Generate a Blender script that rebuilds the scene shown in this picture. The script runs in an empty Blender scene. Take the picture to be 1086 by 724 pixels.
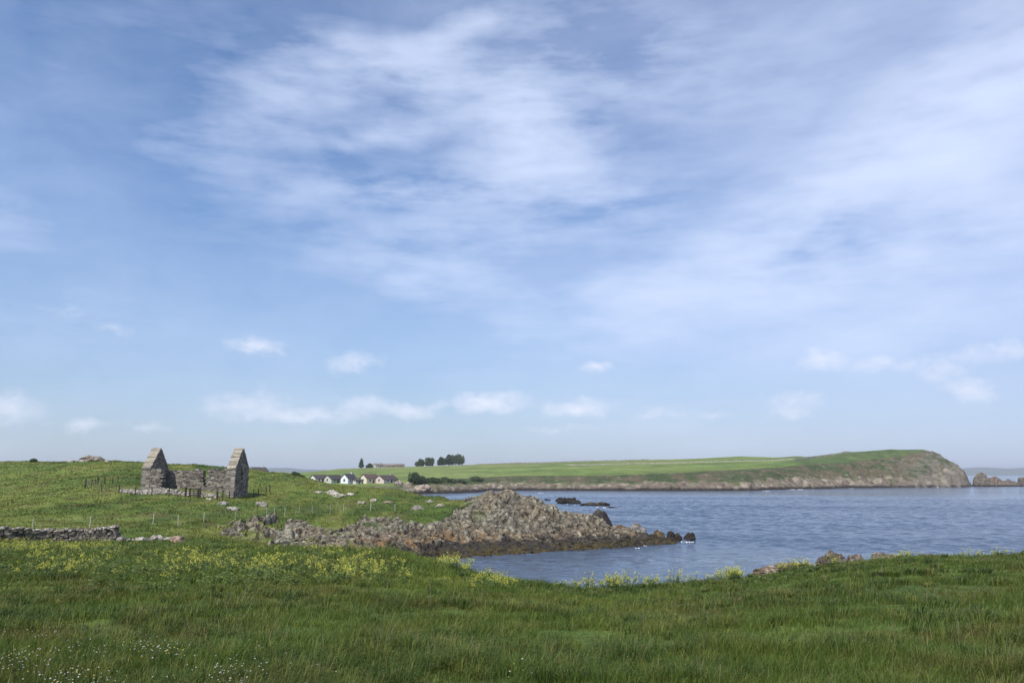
import bpy, bmesh, math, random
import numpy as np
from mathutils import Vector, Matrix, Euler

random.seed(7)
rng = np.random.default_rng(11)
sc = bpy.context.scene
COL = sc.collection
R = math.radians

# ------------------------------------------------------------------ camera geometry
F = 845.0
EYE = 9.0
PITCH = math.atan(141.0 / F)
cP, sP = math.cos(PITCH), math.sin(PITCH)

def slope(py):
    Y = -(py - 362.0) / F
    return (sP + cP * Y) / (cP - sP * Y)

def zat(py, d):
    return EYE + slope(py) * d

def xat(px, d, z=EYE):
    t = (z - EYE) / d
    Y = (t * cP - sP) / (cP + t * sP)
    return (px - 543.0) / F * d / (cP - sP * Y)

def dirof(px, py):
    X = (px - 543.0) / F
    Y = -(py - 362.0) / F
    v = Vector((X, cP - sP * Y, sP + cP * Y))
    return v.normalized()

# ------------------------------------------------------------------ numpy noise
def _hash(ix, iy, seed):
    with np.errstate(over='ignore'):
        h = (ix.astype(np.int64) * 374761393 + iy.astype(np.int64) * 668265263 + seed * 1442695041) & 0xFFFFFFFF
        h = ((h ^ (h >> 13)) * 1274126177) & 0xFFFFFFFF
        h = (h ^ (h >> 16)) & 0xFFFFFFFF
        h = (h * 2246822519) & 0xFFFFFFFF
        h = (h ^ (h >> 15)) & 0xFFFFFFFF
    return h.astype(np.float64) / 4294967295.0

def perlin(x, y, seed=0):
    x = np.asarray(x, float); y = np.asarray(y, float)
    x0 = np.floor(x); y0 = np.floor(y)
    fx = x - x0; fy = y - y0
    u = fx * fx * fx * (fx * (fx * 6 - 15) + 10); v = fy * fy * fy * (fy * (fy * 6 - 15) + 10)
    def g(dx, dy):
        a = _hash(x0 + dx, y0 + dy, seed) * 2 * np.pi
        return np.cos(a) * (fx - dx) + np.sin(a) * (fy - dy)
    a = g(0, 0) * (1 - u) + g(1, 0) * u
    b = g(0, 1) * (1 - u) + g(1, 1) * u
    return (a * (1 - v) + b * v) * 1.5

def fbm(x, y, octs=4, seed=0, gain=.5):
    s = 0; a = 1; f = 1
    for i in range(octs):
        s = s + a * perlin(x * f, y * f, seed + i * 17); a *= gain; f *= 2.03
    return s

def cells(x, y, seed=0):
    """voronoi: F1, F2, cell random, tilt x, tilt y offsets"""
    x = np.asarray(x, float); y = np.asarray(y, float)
    x0 = np.floor(x); y0 = np.floor(y)
    f1 = np.full(x.shape, 9.0); f2 = np.full(x.shape, 9.0); idr = np.zeros(x.shape); ox = np.zeros(x.shape); oy = np.zeros(x.shape)
    for dx in (-1, 0, 1):
        for dy in (-1, 0, 1):
            cx = x0 + dx; cy = y0 + dy
            px = cx + .1 + .8 * _hash(cx, cy, seed + 1); py = cy + .1 + .8 * _hash(cx, cy, seed + 2)
            d = np.hypot(x - px, y - py)
            near = d < f1
            f2 = np.where(near, f1, np.minimum(f2, d))
            idr = np.where(near, _hash(cx, cy, seed + 3), idr)
            ox = np.where(near, x - px, ox); oy = np.where(near, y - py, oy)
            f1 = np.where(near, d, f1)
    return f1, f2, idr, ox, oy

def sstep(a, b, x):
    t = np.clip((x - a) / (b - a), 0, 1)
    return t * t * (3 - 2 * t)

def mixc(a, b, t):
    return a * (1 - t[..., None]) + np.asarray(b, float) * t[..., None]

# ------------------------------------------------------------------ terrain tables
class Land:
    """height by (azimuth, log distance), interpolated from surveyed profiles"""
    def __init__(s, cols, r0, r1, daz=.2, nr=420, blur_az=1.5, blur_r=1.2, amin=-180, amax=180):
        s.r0, s.r1, s.nr, s.daz, s.amin = r0, r1, nr, daz, amin
        s.na = int(round((amax - amin) / daz)) + 1
        lr = np.exp(np.linspace(math.log(r0), math.log(r1), nr))
        azs, rows = [], []
        for key, prof in cols:
            if isinstance(key, tuple):
                az = key[0]; ca = 1
            else:
                az = math.degrees(math.atan((key - 543) / F / 1.022)); ca = math.cos(R(az))
            ds = [p[0] / ca for p in prof]
            zs = [p[1] if len(p) == 2 else zat(p[2], p[0]) for p in prof]
            azs.append(az); rows.append(np.interp(lr, ds, zs))
        o = np.argsort(azs); azs = np.array(azs)[o]; rows = np.array(rows)[o]
        grid = np.linspace(amin, amax, s.na)
        T = np.stack([np.interp(grid, azs, rows[:, j]) for j in range(nr)], axis=1)
        def blur(A, sig, ax):
            n = int(math.ceil(sig * 3)); k = np.exp(-.5 * (np.arange(-n, n + 1) / sig) ** 2); k /= k.sum()
            pad = [(0, 0), (0, 0)]; pad[ax] = (n, n)
            B = np.pad(A, pad, mode='edge'); out = 0
            for i, w in enumerate(k):
                out = out + w * np.take(B, range(i, i + A.shape[ax]), axis=ax)
            return out
        s.T = blur(blur(T, blur_az / daz * .2, 0), blur_r, 1)
    def __call__(s, x, y):
        x = np.asarray(x, float); y = np.asarray(y, float)
        az = np.degrees(np.arctan2(x, y)); r = np.hypot(x, y)
        a = np.clip((az - s.amin) / s.daz, 0, s.na - 1.001)
        b = np.clip((np.log(np.maximum(r, s.r0)) - math.log(s.r0)) / (math.log(s.r1) - math.log(s.r0)) * (s.nr - 1), 0, s.nr - 1.001)
        i = a.astype(int); j = b.astype(int); fa = a - i; fb = b - j
        T = s.T
        return (T[i, j] * (1 - fa) * (1 - fb) + T[i + 1, j] * fa * (1 - fb) + T[i, j + 1] * (1 - fa) * fb + T[i + 1, j + 1] * fa * fb)

S = [(0.3, 7.4), (6.5, 7.4)]
P = 'p'
near_cols = [
    ((-180,), [(0.3, 7.4), (100, 8), (300, 8), (420, -4)]),
    ((-130,), [(0.3, 7.4), (60, 6.5), (150, 9), (300, 8), (420, -4)]),
    ((-90,), [(0.3, 7.4), (30, 6.5), (70, 4.8), (150, 9), (250, 8), (420, -4)]),
    (-500, S + [(28, P, 598), (65, 4.2), (80, 4.8), (130, 8.5), (165, 11.5), (200, 11), (280, 0), (400, -4)]),
    (0, S + [(28, P, 600), (50, P, 580), (65, P, 573), (72, 4.2), (80, P, 551), (105, P, 530), (130, P, 510), (150, P, 495), (165, P, 488), (190, 11), (290, -1), (400, -4)]),
    (100, S + [(28, P, 602), (50, P, 582), (66, P, 573), (73, 4.2), (82, P, 552), (95, P, 534), (110, P, 518), (135, P, 502), (160, P, 487.5), (190, 10.5), (290, -1), (400, -4)]),
    (150, S + [(28, P, 603), (48, P, 583), (66, P, 573.5), (73, 4.2), (82, P, 552), (95, P, 535), (107, P, 520), (115, P, 516), (135, P, 504), (155, P, 489.5), (190, 10), (280, -1), (400, -4)]),
    (205, S + [(28, P, 604), (46, P, 583), (62, P, 576), (75, P, 564), (90, P, 543), (107, P, 522), (115, P, 517), (135, P, 505.5), (150, P, 491.5), (185, 9.5), (280, -1), (400, -4)]),
    (260, S + [(28, P, 605), (44, P, 583), (60, 3.1), (70, 3.2), (80, P, 560), (92, P, 546), (107, P, 530), (118, P, 518), (135, P, 508), (150, P, 496.5), (185, 8), (260, -1), (400, -4)]),
    (300, S + [(28, P, 606), (43, P, 581), (58, 2.2), (68, 2.3), (76, P, 570), (85, P, 557), (95, P, 546), (110, P, 530), (125, P, 515), (140, P, 501), (165, 8.2), (200, 5), (250, -1), (400, -4)]),
    (350, S + [(28, P, 607), (42, P, 580), (56, 1.7), (70, 1.8), (78, P, 571), (89, P, 558), (98, P, 547), (110, P, 534), (122, P, 524), (135, P, 514), (160, 6), (225, -1), (400, -4)]),
    (420, S + [(28, P, 609), (41, P, 582), (54, .6), (76, -.1), (82, .6), (88, 2.2), (98, P, 549), (108, P, 541), (120, P, 529), (132, P, 517), (155, 5.0), (205, -1), (400, -4)]),
    (470, S + [(28, P, 610), (38, P, 592), (50, 0), (60, -2), (86, -1.2), (91, .3), (94, 1.2), (99, P, 550), (108, P, 539), (118, P, 530), (125, P, 527.5), (150, 2.5), (180, -1), (400, -4)]),
    (490, S + [(28, P, 611), (34, P, 600), (46, 0), (58, -2), (85, -1.4), (90, .05), (94.5, .5), (100, P, 558), (108, P, 537), (115, P, 530), (135, 2.5), (160, -1), (400, -4)]),
    (515, S + [(28, P, 612), (34, P, 606), (46, 0), (58, -2), (87, -1.6), (92, .05), (95.5, .45), (100, P, 560), (106.5, P, 537), (111, P, 524.5), (116, 5.6), (130, 1), (150, -2), (400, -4)]),
    (540, S + [(28, P, 613.5), (33, P, 612), (44, 0), (56, -2.5), (89, -2), (93.5, .05), (97, 0.45), (101, P, 560), (105.5, P, 536), (109.5, P, 518.5), (113, 6.6), (122, 2), (135, -1), (160, -3), (400, -4)]),
    (558, S + [(28, P, 614.5), (32, P, 614.5), (43, 0), (55, -2.5), (89, -2), (93.5, .05), (98, 0.45), (102, P, 560), (106, P, 539), (108.5, P, 525.5), (112, 5.4), (121, 1), (135, -2), (400, -4)]),
    (580, S + [(28, P, 616.5), (31, P, 617.5), (42, 0), (54, -2.5), (92, -2), (96.5, .05), (100, .45), (103, P, 562), (106, P, 546), (108, P, 536.5), (112, 4.2), (119, 0), (140, -3), (400, -4)]),
    (620, S + [(30, P, 618), (41, 0), (53, -2.8), (95, -2), (99, .05), (102, .4), (104, P, 564), (106.5, P, 551), (108.5, P, 544.5), (112, 3.2), (118, -1), (140, -3), (400, -4)]),
    (640, S + [(30, P, 617.5), (41, 0), (53, -2.8), (98, -2), (102, .2), (105, P, 565), (107, P, 555), (109, P, 550), (112, 1.8), (116, -1), (140, -3), (400, -4)]),
    (650, S + [(30, P, 617), (41, 0), (53, -2.8), (98, -2), (102, .2), (105, P, 570), (109, P, 560), (112, .9), (115, -1), (140, -3), (400, -4)]),
    (668, S + [(30.5, P, 616), (41, 0), (53, -2.8), (100, -2), (103.5, .2), (106, P, 568), (109, P, 560), (112, .5), (115, -1), (140, -3), (400, -4)]),
    (690, S + [(31, P, 615), (41, 0), (53, -3), (103, -2), (106, .25), (109, P, 566), (112, .2), (114, -2), (140, -3), (400, -4)]),
    (712, S + [(31.5, P, 613), (42, 0), (53, -3), (104, -2.5), (106.5, .1), (109, .75), (112, .1), (114, -2.5), (140, -3), (400, -4)]),
    (745, S + [(32, P, 611), (42, 0), (53, -3), (140, -3), (400, -4)]),
    (800, S + [(34, P, 605), (44, 0), (55, -3), (140, -3), (400, -4)]),
    (830, S + [(35, P, 600), (45, 0), (56, -3), (140, -3), (400, -4)]),
    (885, S + [(37, P, 592), (47, 0), (58, -3), (140, -3), (400, -4)]),
    (960, S + [(39, P, 585), (49, 0), (60, -3), (140, -3), (400, -4)]),
    (1086, S + [(41, P, 583), (52, 0), (63, -3), (140, -3), (400, -4)]),
    (1500, S + [(45, P, 583), (57, 0), (70, -3), (140, -3), (400, -4)]),
    ((90,), [(0.3, 7.4), (6.5, 7.4), (46, 5), (60, 0), (80, -3), (400, -4)]),
    ((130,), [(0.3, 7.4), (50, 7), (90, 5), (120, 0), (160, -3), (400, -4)]),
    ((180,), [(0.3, 7.4), (100, 8), (300, 8), (420, -4)]),
]
for key, prof in near_cols:
    if not isinstance(key, tuple) and key >= 470:
        dy = np.interp(key, [470, 500, 660, 760, 885, 960, 1086], [3, 7, 8, 6.5, 4.5, 2, 0])
        for i_, p_ in enumerate(prof):
            if len(p_) == 3 and 26 < p_[0] < 46 and p_[2] > 575: prof[i_] = (p_[0], P, p_[2] + dy)
near_base = Land(near_cols, 1.0, 430, daz=.2, nr=460, blur_az=.6, blur_r=1.0)

def pxeq(x, y):
    return 543 + F * 1.022 * x / np.maximum(y, 1.0)

def rock_mask(x, y):
    px = pxeq(x, y)
    lo = np.interp(px, [200, 215, 285, 300, 420], [76, 74, 72, 66, 60])
    hi = np.interp(px, [200, 225, 258, 272, 290, 300, 312, 334, 345, 365, 387, 422, 431, 453, 473, 482, 493, 505], [76, 84, 88, 93, 91, 86, 91, 87, 85, 89, 98, 98, 95, 98.5, 100, 107, 112, 150])
    n = 1.6 * perlin(x / 2.3, y / 4.5, 5) + .8 * perlin(x / .9, y / 1.6, 6)
    dd = np.minimum(y - lo, hi - y + n)
    m = sstep(-.5, .9, dd)
    side = sstep(206, 240, px) * (1 - sstep(724, 738, px))
    patch = np.where(px < 295, sstep(-.02, .22, perlin(x / 2.6, y / 3.5, 9) + .16 + .004 * (px - 215)), 1)
    return m * side * patch * ((y > 55) & (y < 170))

def near_h(x, y, fine=True):
    r = np.hypot(x, y)
    z = near_base(x, y)
    far = sstep(20, 90, r)
    z = z + (.10 + .17 * far) * perlin(x / 13, y / 13, 1) + (.05 + .09 * far) * perlin(x / 4.1, y / 4.1, 2)
    if fine:
        z = z + .075 * perlin(x / 1.5, y / 1.5, 3) + .03 * perlin(x / .55, y / .55, 4)
    return z

def G(px, d, sink=0.0):
    z = EYE
    for _ in range(3):
        x = xat(px, d, z); z = float(near_h(np.array([x]), np.array([d]))[0])
    return Vector((x, d, z - sink))

far_cols = [
    (-300, [(330, -4), (345, -3), (380, 3), (900, 6), (1300, 5), (1500, -4)]),
    (150, [(330, -4), (345, -3), (375, 3), (420, 6), (900, 8), (1300, 5), (1500, -4)]),
    (250, [(330, -4), (345, -3), (365, 3), (395, 8.4), (450, 8.4), (700, 9), (900, 9.5), (1300, 5), (1500, -4)]),
    (290, [(330, -4), (345, -3), (362, 3), (400, 7), (500, 7.5), (700, 9), (900, P, 500), (1300, 5), (1500, -4)]),
    (320, [(330, -4), (345, -3), (360, 2), (400, P, 511.5), (500, P, 506), (750, P, 500.5), (900, 10), (1300, 5), (1500, -4)]),
    (360, [(330, -4), (345, -3), (360, 2), (400, P, 512), (520, P, 505), (800, P, 497), (1000, 12), (1500, -4)]),
    (420, [(330, -4), (350, -3), (365, 2), (400, P, 512), (520, P, 504), (800, P, 495), (1000, 14), (1500, -4)]),
    (470, [(330, -4), (375, -3), (390, 0.2), (397, 2.4), (430, P, 510.5), (540, P, 503.5), (840, P, 493.5), (1000, 17), (1500, -4)]),
    (540, [(330, -4), (440, -3), (462, -.2), (472, P, 514.5), (500, P, 507.5), (560, P, 503), (850, P, 491), (1100, 15), (1500, -4)]),
    (600, [(330, -4), (440, -3), (455, -.2), (466, P, 514), (492, P, 506.5), (530, P, 503), (850, P, 489.7), (1100, 17), (1500, -4)]),
    (650, [(330, -4), (440, -3), (455, -.2), (465, P, 513), (495, P, 505), (530, P, 502), (850, P, 488.5), (1100, 17), (1500, -4)]),
    (700, [(330, -4), (440, -3), (452, -.2), (462, P, 513), (492, P, 503.5), (525, P, 501), (850, P, 487.2), (1100, 17), (1500, -4)]),
    (745, [(330, -4), (440, -3), (454, -.2), (464, P, 512), (495, P, 502.5), (535, P, 499), (850, P, 486), (1100, 17), (1500, -4)]),
    (790, [(330, -4), (440, -3), (457, -.2), (467, P, 511.5), (500, P, 501), (545, P, 497.5), (850, P, 483.5), (1100, 17), (1500, -4)]),
    (820, [(330, -4), (460, -3), (485, -.2), (495, P, 510), (525, P, 500), (570, P, 494), (840, P, 484.2), (1050, 14), (1500, -4)]),
    (850, [(330, -4), (490, -3), (515, -.2), (528, P, 507), (560, P, 498), (605, P, 489), (790, P, 483.3), (950, 12), (1300, -4)]),
    (900, [(330, -4), (530, -3), (552, -.2), (565, P, 505.5), (595, P, 494), (630, P, 484), (680, P, 478.7), (800, 20), (1000, -4)]),
    (950, [(330, -4), (550, -3), (572, -.2), (583, P, 505), (606, P, 494), (640, P, 483), (680, P, 475.7), (780, 18), (900, -4)]),
    (985, [(330, -4), (560, -3), (579, -.2), (588, P, 505.5), (606, P, 492), (632, P, 480), (662, P, 475.7), (720, 14), (780, -4)]),
    (1003, [(330, -4), (565, -3), (584, -.2), (592, P, 505.5), (607, P, 492), (628, P, 483), (660, P, 481.5), (700, 8), (740, -4)]),
    (1017, [(330, -4), (570, -3), (589, -.2), (596, P, 505), (608, P, 495), (625, P, 489), (650, 12), (690, -4)]),
    (1026, [(330, -4), (575, -3), (593, -.2), (599, P, 508), (610, P, 499), (625, P, 498), (640, 6), (660, -4)]),
    (1031, [(330, -4), (580, -3), (597, -.3), (602, P, 514), (612, P, 508), (624, 1), (640, -2), (660, -4)]),
    (1037, [(330, -4), (1500, -4)]),
    (1400, [(330, -4), (1500, -4)]),
]
far_base = Land(far_cols, 320, 1500, daz=.04, nr=460, blur_az=.12, blur_r=1.0, amin=-46, amax=46)

def far_masks(x, y):
    z = far_base(x, y)
    px = pxeq(x, y)
    e = .9 * perlin(x / 9, y / 9, 31) + .5 * perlin(x / 3.5, y / 3.5, 32)
    rtop = np.interp(px, [300, 450, 480, 540, 650, 745, 790, 850, 900, 950, 985, 1003, 1018, 1030], [2.2, 3, 3.2, 3.4, 3.7, 4.6, 4.6, 6.5, 6.0, 6.2, 7.5, 11, 18, 26])
    rock = 1 - sstep(rtop - .7, rtop + 1.0, z + e * (1 + rtop * .22))
    htop = np.interp(px, [300, 420, 480, 540, 650, 700, 745, 790, 850, 900, 950, 985, 1003, 1030], [2.2, 3.5, 6.5, 8, 8.6, 9.8, 11.2, 12.4, 15.5, 18, 22, 27, 40, 40])
    heath = (1 - sstep(htop - .5, htop + .5, z + .6 * e)) * (1 - rock)
    return z, rock, heath, e, px

def far_h(x, y):
    z, rock, heath, e, px = far_masks(x, y)
    f1, f2, idr, ox, oy = cells(x / 5.0 + .6 * perlin(x / 6, y / 6, 41), y / 5.0, 42)
    g1, g2, idg, gx, gy = cells(x / 2.0, y / 2.4, 43)
    up = sstep(-.8, 1.5, z)
    z = z + rock * up * ((idr - .45) * 1.9 + (ox * (idr - .5)) * 1.8 + (idg - .5) * .9 - .4 * (1 - sstep(0, .18, f2 - f1)))
    z = z + sstep(780, 900, px) * (rock + heath).clip(0, 1) * sstep(2, 8, z) * (1.6 * np.abs(perlin(px / 16 + .3 * perlin(x / 12, y / 12, 48), z / 22, 47)) - .8 * np.abs(perlin(px / 6, z / 9, 49)))
    z = z + heath * (.7 * e + .35 * perlin(x / 2.2, y / 2.2, 44))
    z = z + .5 * perlin(x / 60, y / 60, 45) * sstep(5, 12, z) + .15 * perlin(x / 9, y / 9, 46)
    return z

def GF(px, d, sink=0.0):
    z = EYE
    for _ in range(3):
        x = xat(px, d, z); z = float(far_h(np.array([x]), np.array([d]))[0])
    return Vector((x, d, z - sink))

# ------------------------------------------------------------------ object helpers
def tag(o, label=None, cat=None, group=None, kind=None):
    if label: o['label'] = label
    if cat: o['category'] = cat
    if group: o['group'] = group
    if kind: o['kind'] = kind
    return o

def empty(name, loc, rz=0.0):
    o = bpy.data.objects.new(name, None); COL.objects.link(o)
    o.location = loc; o.rotation_euler = (0, 0, rz); o.empty_display_size = .2
    return o

def np_mesh(name, verts, faces, col=None, mat=None, parent=None, smooth=False, mats=None):
    """verts (n,3), faces list of arrays or one (m,k) array"""
    me = bpy.data.meshes.new(name)
    verts = np.asarray(verts, np.float32)
    me.vertices.add(len(verts)); me.vertices.foreach_set('co', verts.ravel())
    if not isinstance(faces, list): faces = [faces]
    faces = [np.asarray(f, np.int32) for f in faces if len(f)]
    idx = np.concatenate([f.ravel() for f in faces])
    tot = np.concatenate([np.full(len(f), f.shape[1], np.int32) for f in faces])
    me.loops.add(len(idx)); me.loops.foreach_set('vertex_index', idx)
    me.polygons.add(len(tot))
    st = np.concatenate([[0], np.cumsum(tot)[:-1]]).astype(np.int32)
    me.polygons.foreach_set('loop_start', st)
    try: me.polygons.foreach_set('loop_total', tot)
    except Exception: pass
    me.polygons.foreach_set('use_smooth', np.full(len(tot), smooth, bool))
    if col is not None:
        a = me.color_attributes.new('Col', 'FLOAT_COLOR', 'POINT')
        c = np.ones((len(verts), 4), np.float32); c[:, :3] = col
        a.data.foreach_set('color', c.ravel())
    me.update(calc_edges=True); me.validate()
    o = bpy.data.objects.new(name, me); COL.objects.link(o)
    if mat: me.materials.append(mat)
    if parent is not None: o.parent = parent
    return o

class MB:
    """collects boxes, tubes, polygons with a colour each; builds ONE mesh object"""
    def __init__(s): s.v = []; s.f3 = []; s.f4 = []; s.c = []
    def add(s, verts, quads=(), tris=(), col=(1, 1, 1)):
        b = len(s.v); s.v += [tuple(v) for v in verts]; s.c += [col] * len(verts)
        s.f4 += [[b + i for i in q] for q in quads]; s.f3 += [[b + i for i in t] for t in tris]
    def box(s, o, ax, ay, az, col=(1, 1, 1), jit=0.0):
        o = Vector(o); ax = Vector(ax); ay = Vector(ay); az = Vector(az)
        vs = []
        for k in (0, 1):
            for i, j in ((0, 0), (1, 0), (1, 1), (0, 1)):
                v = o + ax * i + ay * j + az * k
                if jit: v = v + Vector((random.uniform(-jit, jit), random.uniform(-jit, jit), random.uniform(-jit, jit)))
                vs.append(v)
        s.add(vs, [(3, 2, 1, 0), (4, 5, 6, 7), (0, 1, 5, 4), (1, 2, 6, 5), (2, 3, 7, 6), (3, 0, 4, 7)], (), col)
    def tube(s, pts, r0, r1=None, n=6, col=(1, 1, 1)):
        r1 = r0 if r1 is None else r1
        pts = [Vector(p) for p in pts]; vs = []; m = len(pts)
        for i, p in enumerate(pts):
            t = (pts[min(i + 1, m - 1)] - pts[max(i - 1, 0)]).normalized()
            a = t.orthogonal().normalized() if abs(t.z) > .9 else t.cross(Vector((0, 0, 1))).normalized()
            b = t.cross(a); r = r0 + (r1 - r0) * i / max(m - 1, 1)
            for k in range(n):
                w = 2 * math.pi * k / n; vs.append(p + a * (r * math.cos(w)) + b * (r * math.sin(w)))
        q = [(i * n + k, i * n + (k + 1) % n, (i + 1) * n + (k + 1) % n, (i + 1) * n + k) for i in range(m - 1) for k in range(n)]
        top = len(vs); vs.append(pts[-1]); vs.append(pts[0])
        t = [((m - 1) * n + k, (m - 1) * n + (k + 1) % n, top) for k in range(n)] + [((k + 1) % n, k, top + 1) for k in range(n)]
        s.add(vs, q, t, col)
    def build(s, name, mat, parent=None, smooth=False):
        return np_mesh(name, np.array(s.v), [np.array(s.f4).reshape(-1, 4), np.array(s.f3).reshape(-1, 3)], np.array(s.c), mat, parent, smooth)

def copy_tree(o, parent=None):
    c = o.copy(); COL.objects.link(c)
    if parent is not None: c.parent = parent
    for ch in list(o.children): copy_tree(ch, c)
    return c

# ------------------------------------------------------------------ materials
def new_mat(name):
    m = bpy.data.materials.new(name); m.use_nodes = True
    nt = m.node_tree
    return m, nt, nt.nodes, nt.links, nt.nodes['Principled BSDF']

def attr_mat(name, rough=.9, spec=.2, n1=(2.0, .35), n2=(12.0, .3), bump=(20, .3, .05), obj_coords=True):
    """albedo = vertex colour x fine noise, with bump"""
    m, nt, N, L, b = new_mat(name)
    at = N.new('ShaderNodeAttribute'); at.attribute_name = 'Col'
    tc = N.new('ShaderNodeTexCoord')
    vec = tc.outputs['Object']
    prod = at.outputs['Color']
    for sc_, amt in (n1, n2):
        if not amt: continue
        nz = N.new('ShaderNodeTexNoise'); nz.inputs['Scale'].default_value = sc_; nz.inputs['Detail'].default_value = 4
        L.new(vec, nz.inputs['Vector'])
        mr = N.new('ShaderNodeMapRange'); mr.inputs['From Min'].default_value = .25; mr.inputs['From Max'].default_value = .75
        mr.inputs['To Min'].default_value = 1 - amt; mr.inputs['To Max'].default_value = 1 + amt
        L.new(nz.outputs['Fac'], mr.inputs['Value'])
        mu = N.new('ShaderNodeVectorMath'); mu.operation = 'SCALE'
        L.new(prod, mu.inputs[0]); L.new(mr.outputs['Result'], mu.inputs['Scale'])
        prod = mu.outputs['Vector']
    L.new(prod, b.inputs['Base Color'])
    b.inputs['Roughness'].default_value = rough; b.inputs['Specular IOR Level'].default_value = spec
    if bump:
        nz = N.new('ShaderNodeTexNoise'); nz.inputs['Scale'].default_value = bump[0]; nz.inputs['Detail'].default_value = 5
        L.new(vec, nz.inputs['Vector'])
        bp = N.new('ShaderNodeBump'); bp.inputs['Strength'].default_value = bump[1]; bp.inputs['Distance'].default_value = bump[2]
        L.new(nz.outputs['Fac'], bp.inputs['Height']); L.new(bp.outputs['Normal'], b.inputs['Normal'])
    return m

def leaf_mat(name, trans=.35, rough=.6):
    m, nt, N, L, b = new_mat(name)
    at = N.new('ShaderNodeAttribute'); at.attribute_name = 'Col'
    L.new(at.outputs['Color'], b.inputs['Base Color']); b.inputs['Roughness'].default_value = rough
    b.inputs['Specular IOR Level'].default_value = .18
    tr = N.new('ShaderNodeBsdfTranslucent'); L.new(at.outputs['Color'], tr.inputs['Color'])
    mx = N.new('ShaderNodeMixShader'); mx.inputs[0].default_value = trans
    L.new(b.outputs[0], mx.inputs[1]); L.new(tr.outputs[0], mx.inputs[2])
    L.new(mx.outputs[0], N['Material Output'].inputs['Surface'])
    return m

M_ground = attr_mat('turf', .95, .1, (.8, .25), (5, .35), (9, .6, .12))
M_far = attr_mat('far_land', .95, .1, (.12, .18), (.6, .3), (.8, .5, .6))
M_rock = attr_mat('shore_rock', .9, .15, (1.7, .45), (6.5, .6), (7, .8, .14))
M_stone = attr_mat('masonry_stone', .92, .15, (1.5, .3), (9, .35), (14, .5, .04))
M_wood = attr_mat('weathered_wood', .85, .15, (3, .25), (20, .2), (30, .3, .01))
M_wire = attr_mat('galvanised_wire', .5, .4, (3, .1), (20, .1), None)
M_plaster = attr_mat('painted_render', .85, .2, (.7, .06), (4, .06), (10, .2, .02))
M_slate = attr_mat('slate_roof', .75, .25, (1, .2), (6, .2), (9, .4, .03))
M_glass = attr_mat('window_glass', .15, .5, (1, .1), (5, .1), None)
M_grass = leaf_mat('grass_blades', .3, .55)
M_leaf = leaf_mat('leaves', .3, .5)
M_petal = leaf_mat('petals', .35, .6)
M_bark = attr_mat('bark', .9, .1, (2, .3), (9, .3), (12, .5, .04))
M_foam = attr_mat('sea_foam', .9, .1, (2, .1), (8, .1), (10, .4, .05))

# water ------------------------------------------------------------
def water_mat():
    m, nt, N, L, b = new_mat('sea_water')
    b.inputs['Base Color'].default_value = (.05, .078, .125, 1)
    b.inputs['Roughness'].default_value = .12; b.inputs['IOR'].default_value = 1.33
    tc = N.new('ShaderNodeTexCoord')
    prev = None
    for (sx, sy, rot, detail, dist, stren) in ((.06, .12, 20, 3, 1.2, .4), (.3, .5, 10, 4, .5, .8), (1.1, 1.7, -12, 4, .2, .9)):
        mp = N.new('ShaderNodeMapping'); mp.inputs['Scale'].default_value = (sx, sy, 1); mp.inputs['Rotation'].default_value = (0, 0, R(rot))
        L.new(tc.outputs['Object'], mp.inputs['Vector'])
        nz = N.new('ShaderNodeTexNoise'); nz.inputs['Scale'].default_value = 1; nz.inputs['Detail'].default_value = detail
        nz.inputs['Distortion'].default_value = .6
        L.new(mp.outputs[0], nz.inputs['Vector'])
        bp = N.new('ShaderNodeBump'); bp.inputs['Distance'].default_value = dist; bp.inputs['Strength'].default_value = stren
        L.new(nz.outputs['Fac'], bp.inputs['Height'])
        if prev: L.new(prev, bp.inputs['Normal'])
        prev = bp.outputs['Normal']
    L.new(prev, b.inputs['Normal'])
    # gust patches change the roughness
    mp = N.new('ShaderNodeMapping'); mp.inputs['Scale'].default_value = (.006, .025, 1)
    L.new(tc.outputs['Object'], mp.inputs['Vector'])
    nz = N.new('ShaderNodeTexNoise'); nz.inputs['Scale'].default_value = 1; nz.inputs['Detail'].default_value = 3
    L.new(mp.outputs[0], nz.inputs['Vector'])
    mr = N.new('ShaderNodeMapRange'); mr.inputs['From Min'].default_value = .35; mr.inputs['From Max'].default_value = .65
    mr.inputs['To Min'].default_value = .04; mr.inputs['To Max'].default_value = .2
    L.new(nz.outputs['Fac'], mr.inputs['Value']); L.new(mr.outputs['Result'], b.inputs['Roughness'])
    return m
M_water = water_mat()

# ------------------------------------------------------------------ ground sheet
def polar_grid(azs, rs):
    A, Rr = np.meshgrid(np.radians(azs), rs, indexing='ij')
    x = Rr * np.sin(A); y = Rr * np.cos(A)
    na, nr = A.shape
    i = np.arange(na - 1)[:, None] * nr + np.arange(nr - 1)[None, :]
    q = np.stack([i, i + 1, i + nr + 1, i + nr], -1).reshape(-1, 4)
    return x, y, q

G_dark = np.array((.038, .066, .018)); G_mid = np.array((.068, .105, .024)); G_lite = np.array((.115, .148, .034))
G_yel = np.array((.135, .15, .042)); G_straw = np.array((.21, .175, .085)); G_brown = np.array((.095, .07, .035))

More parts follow.
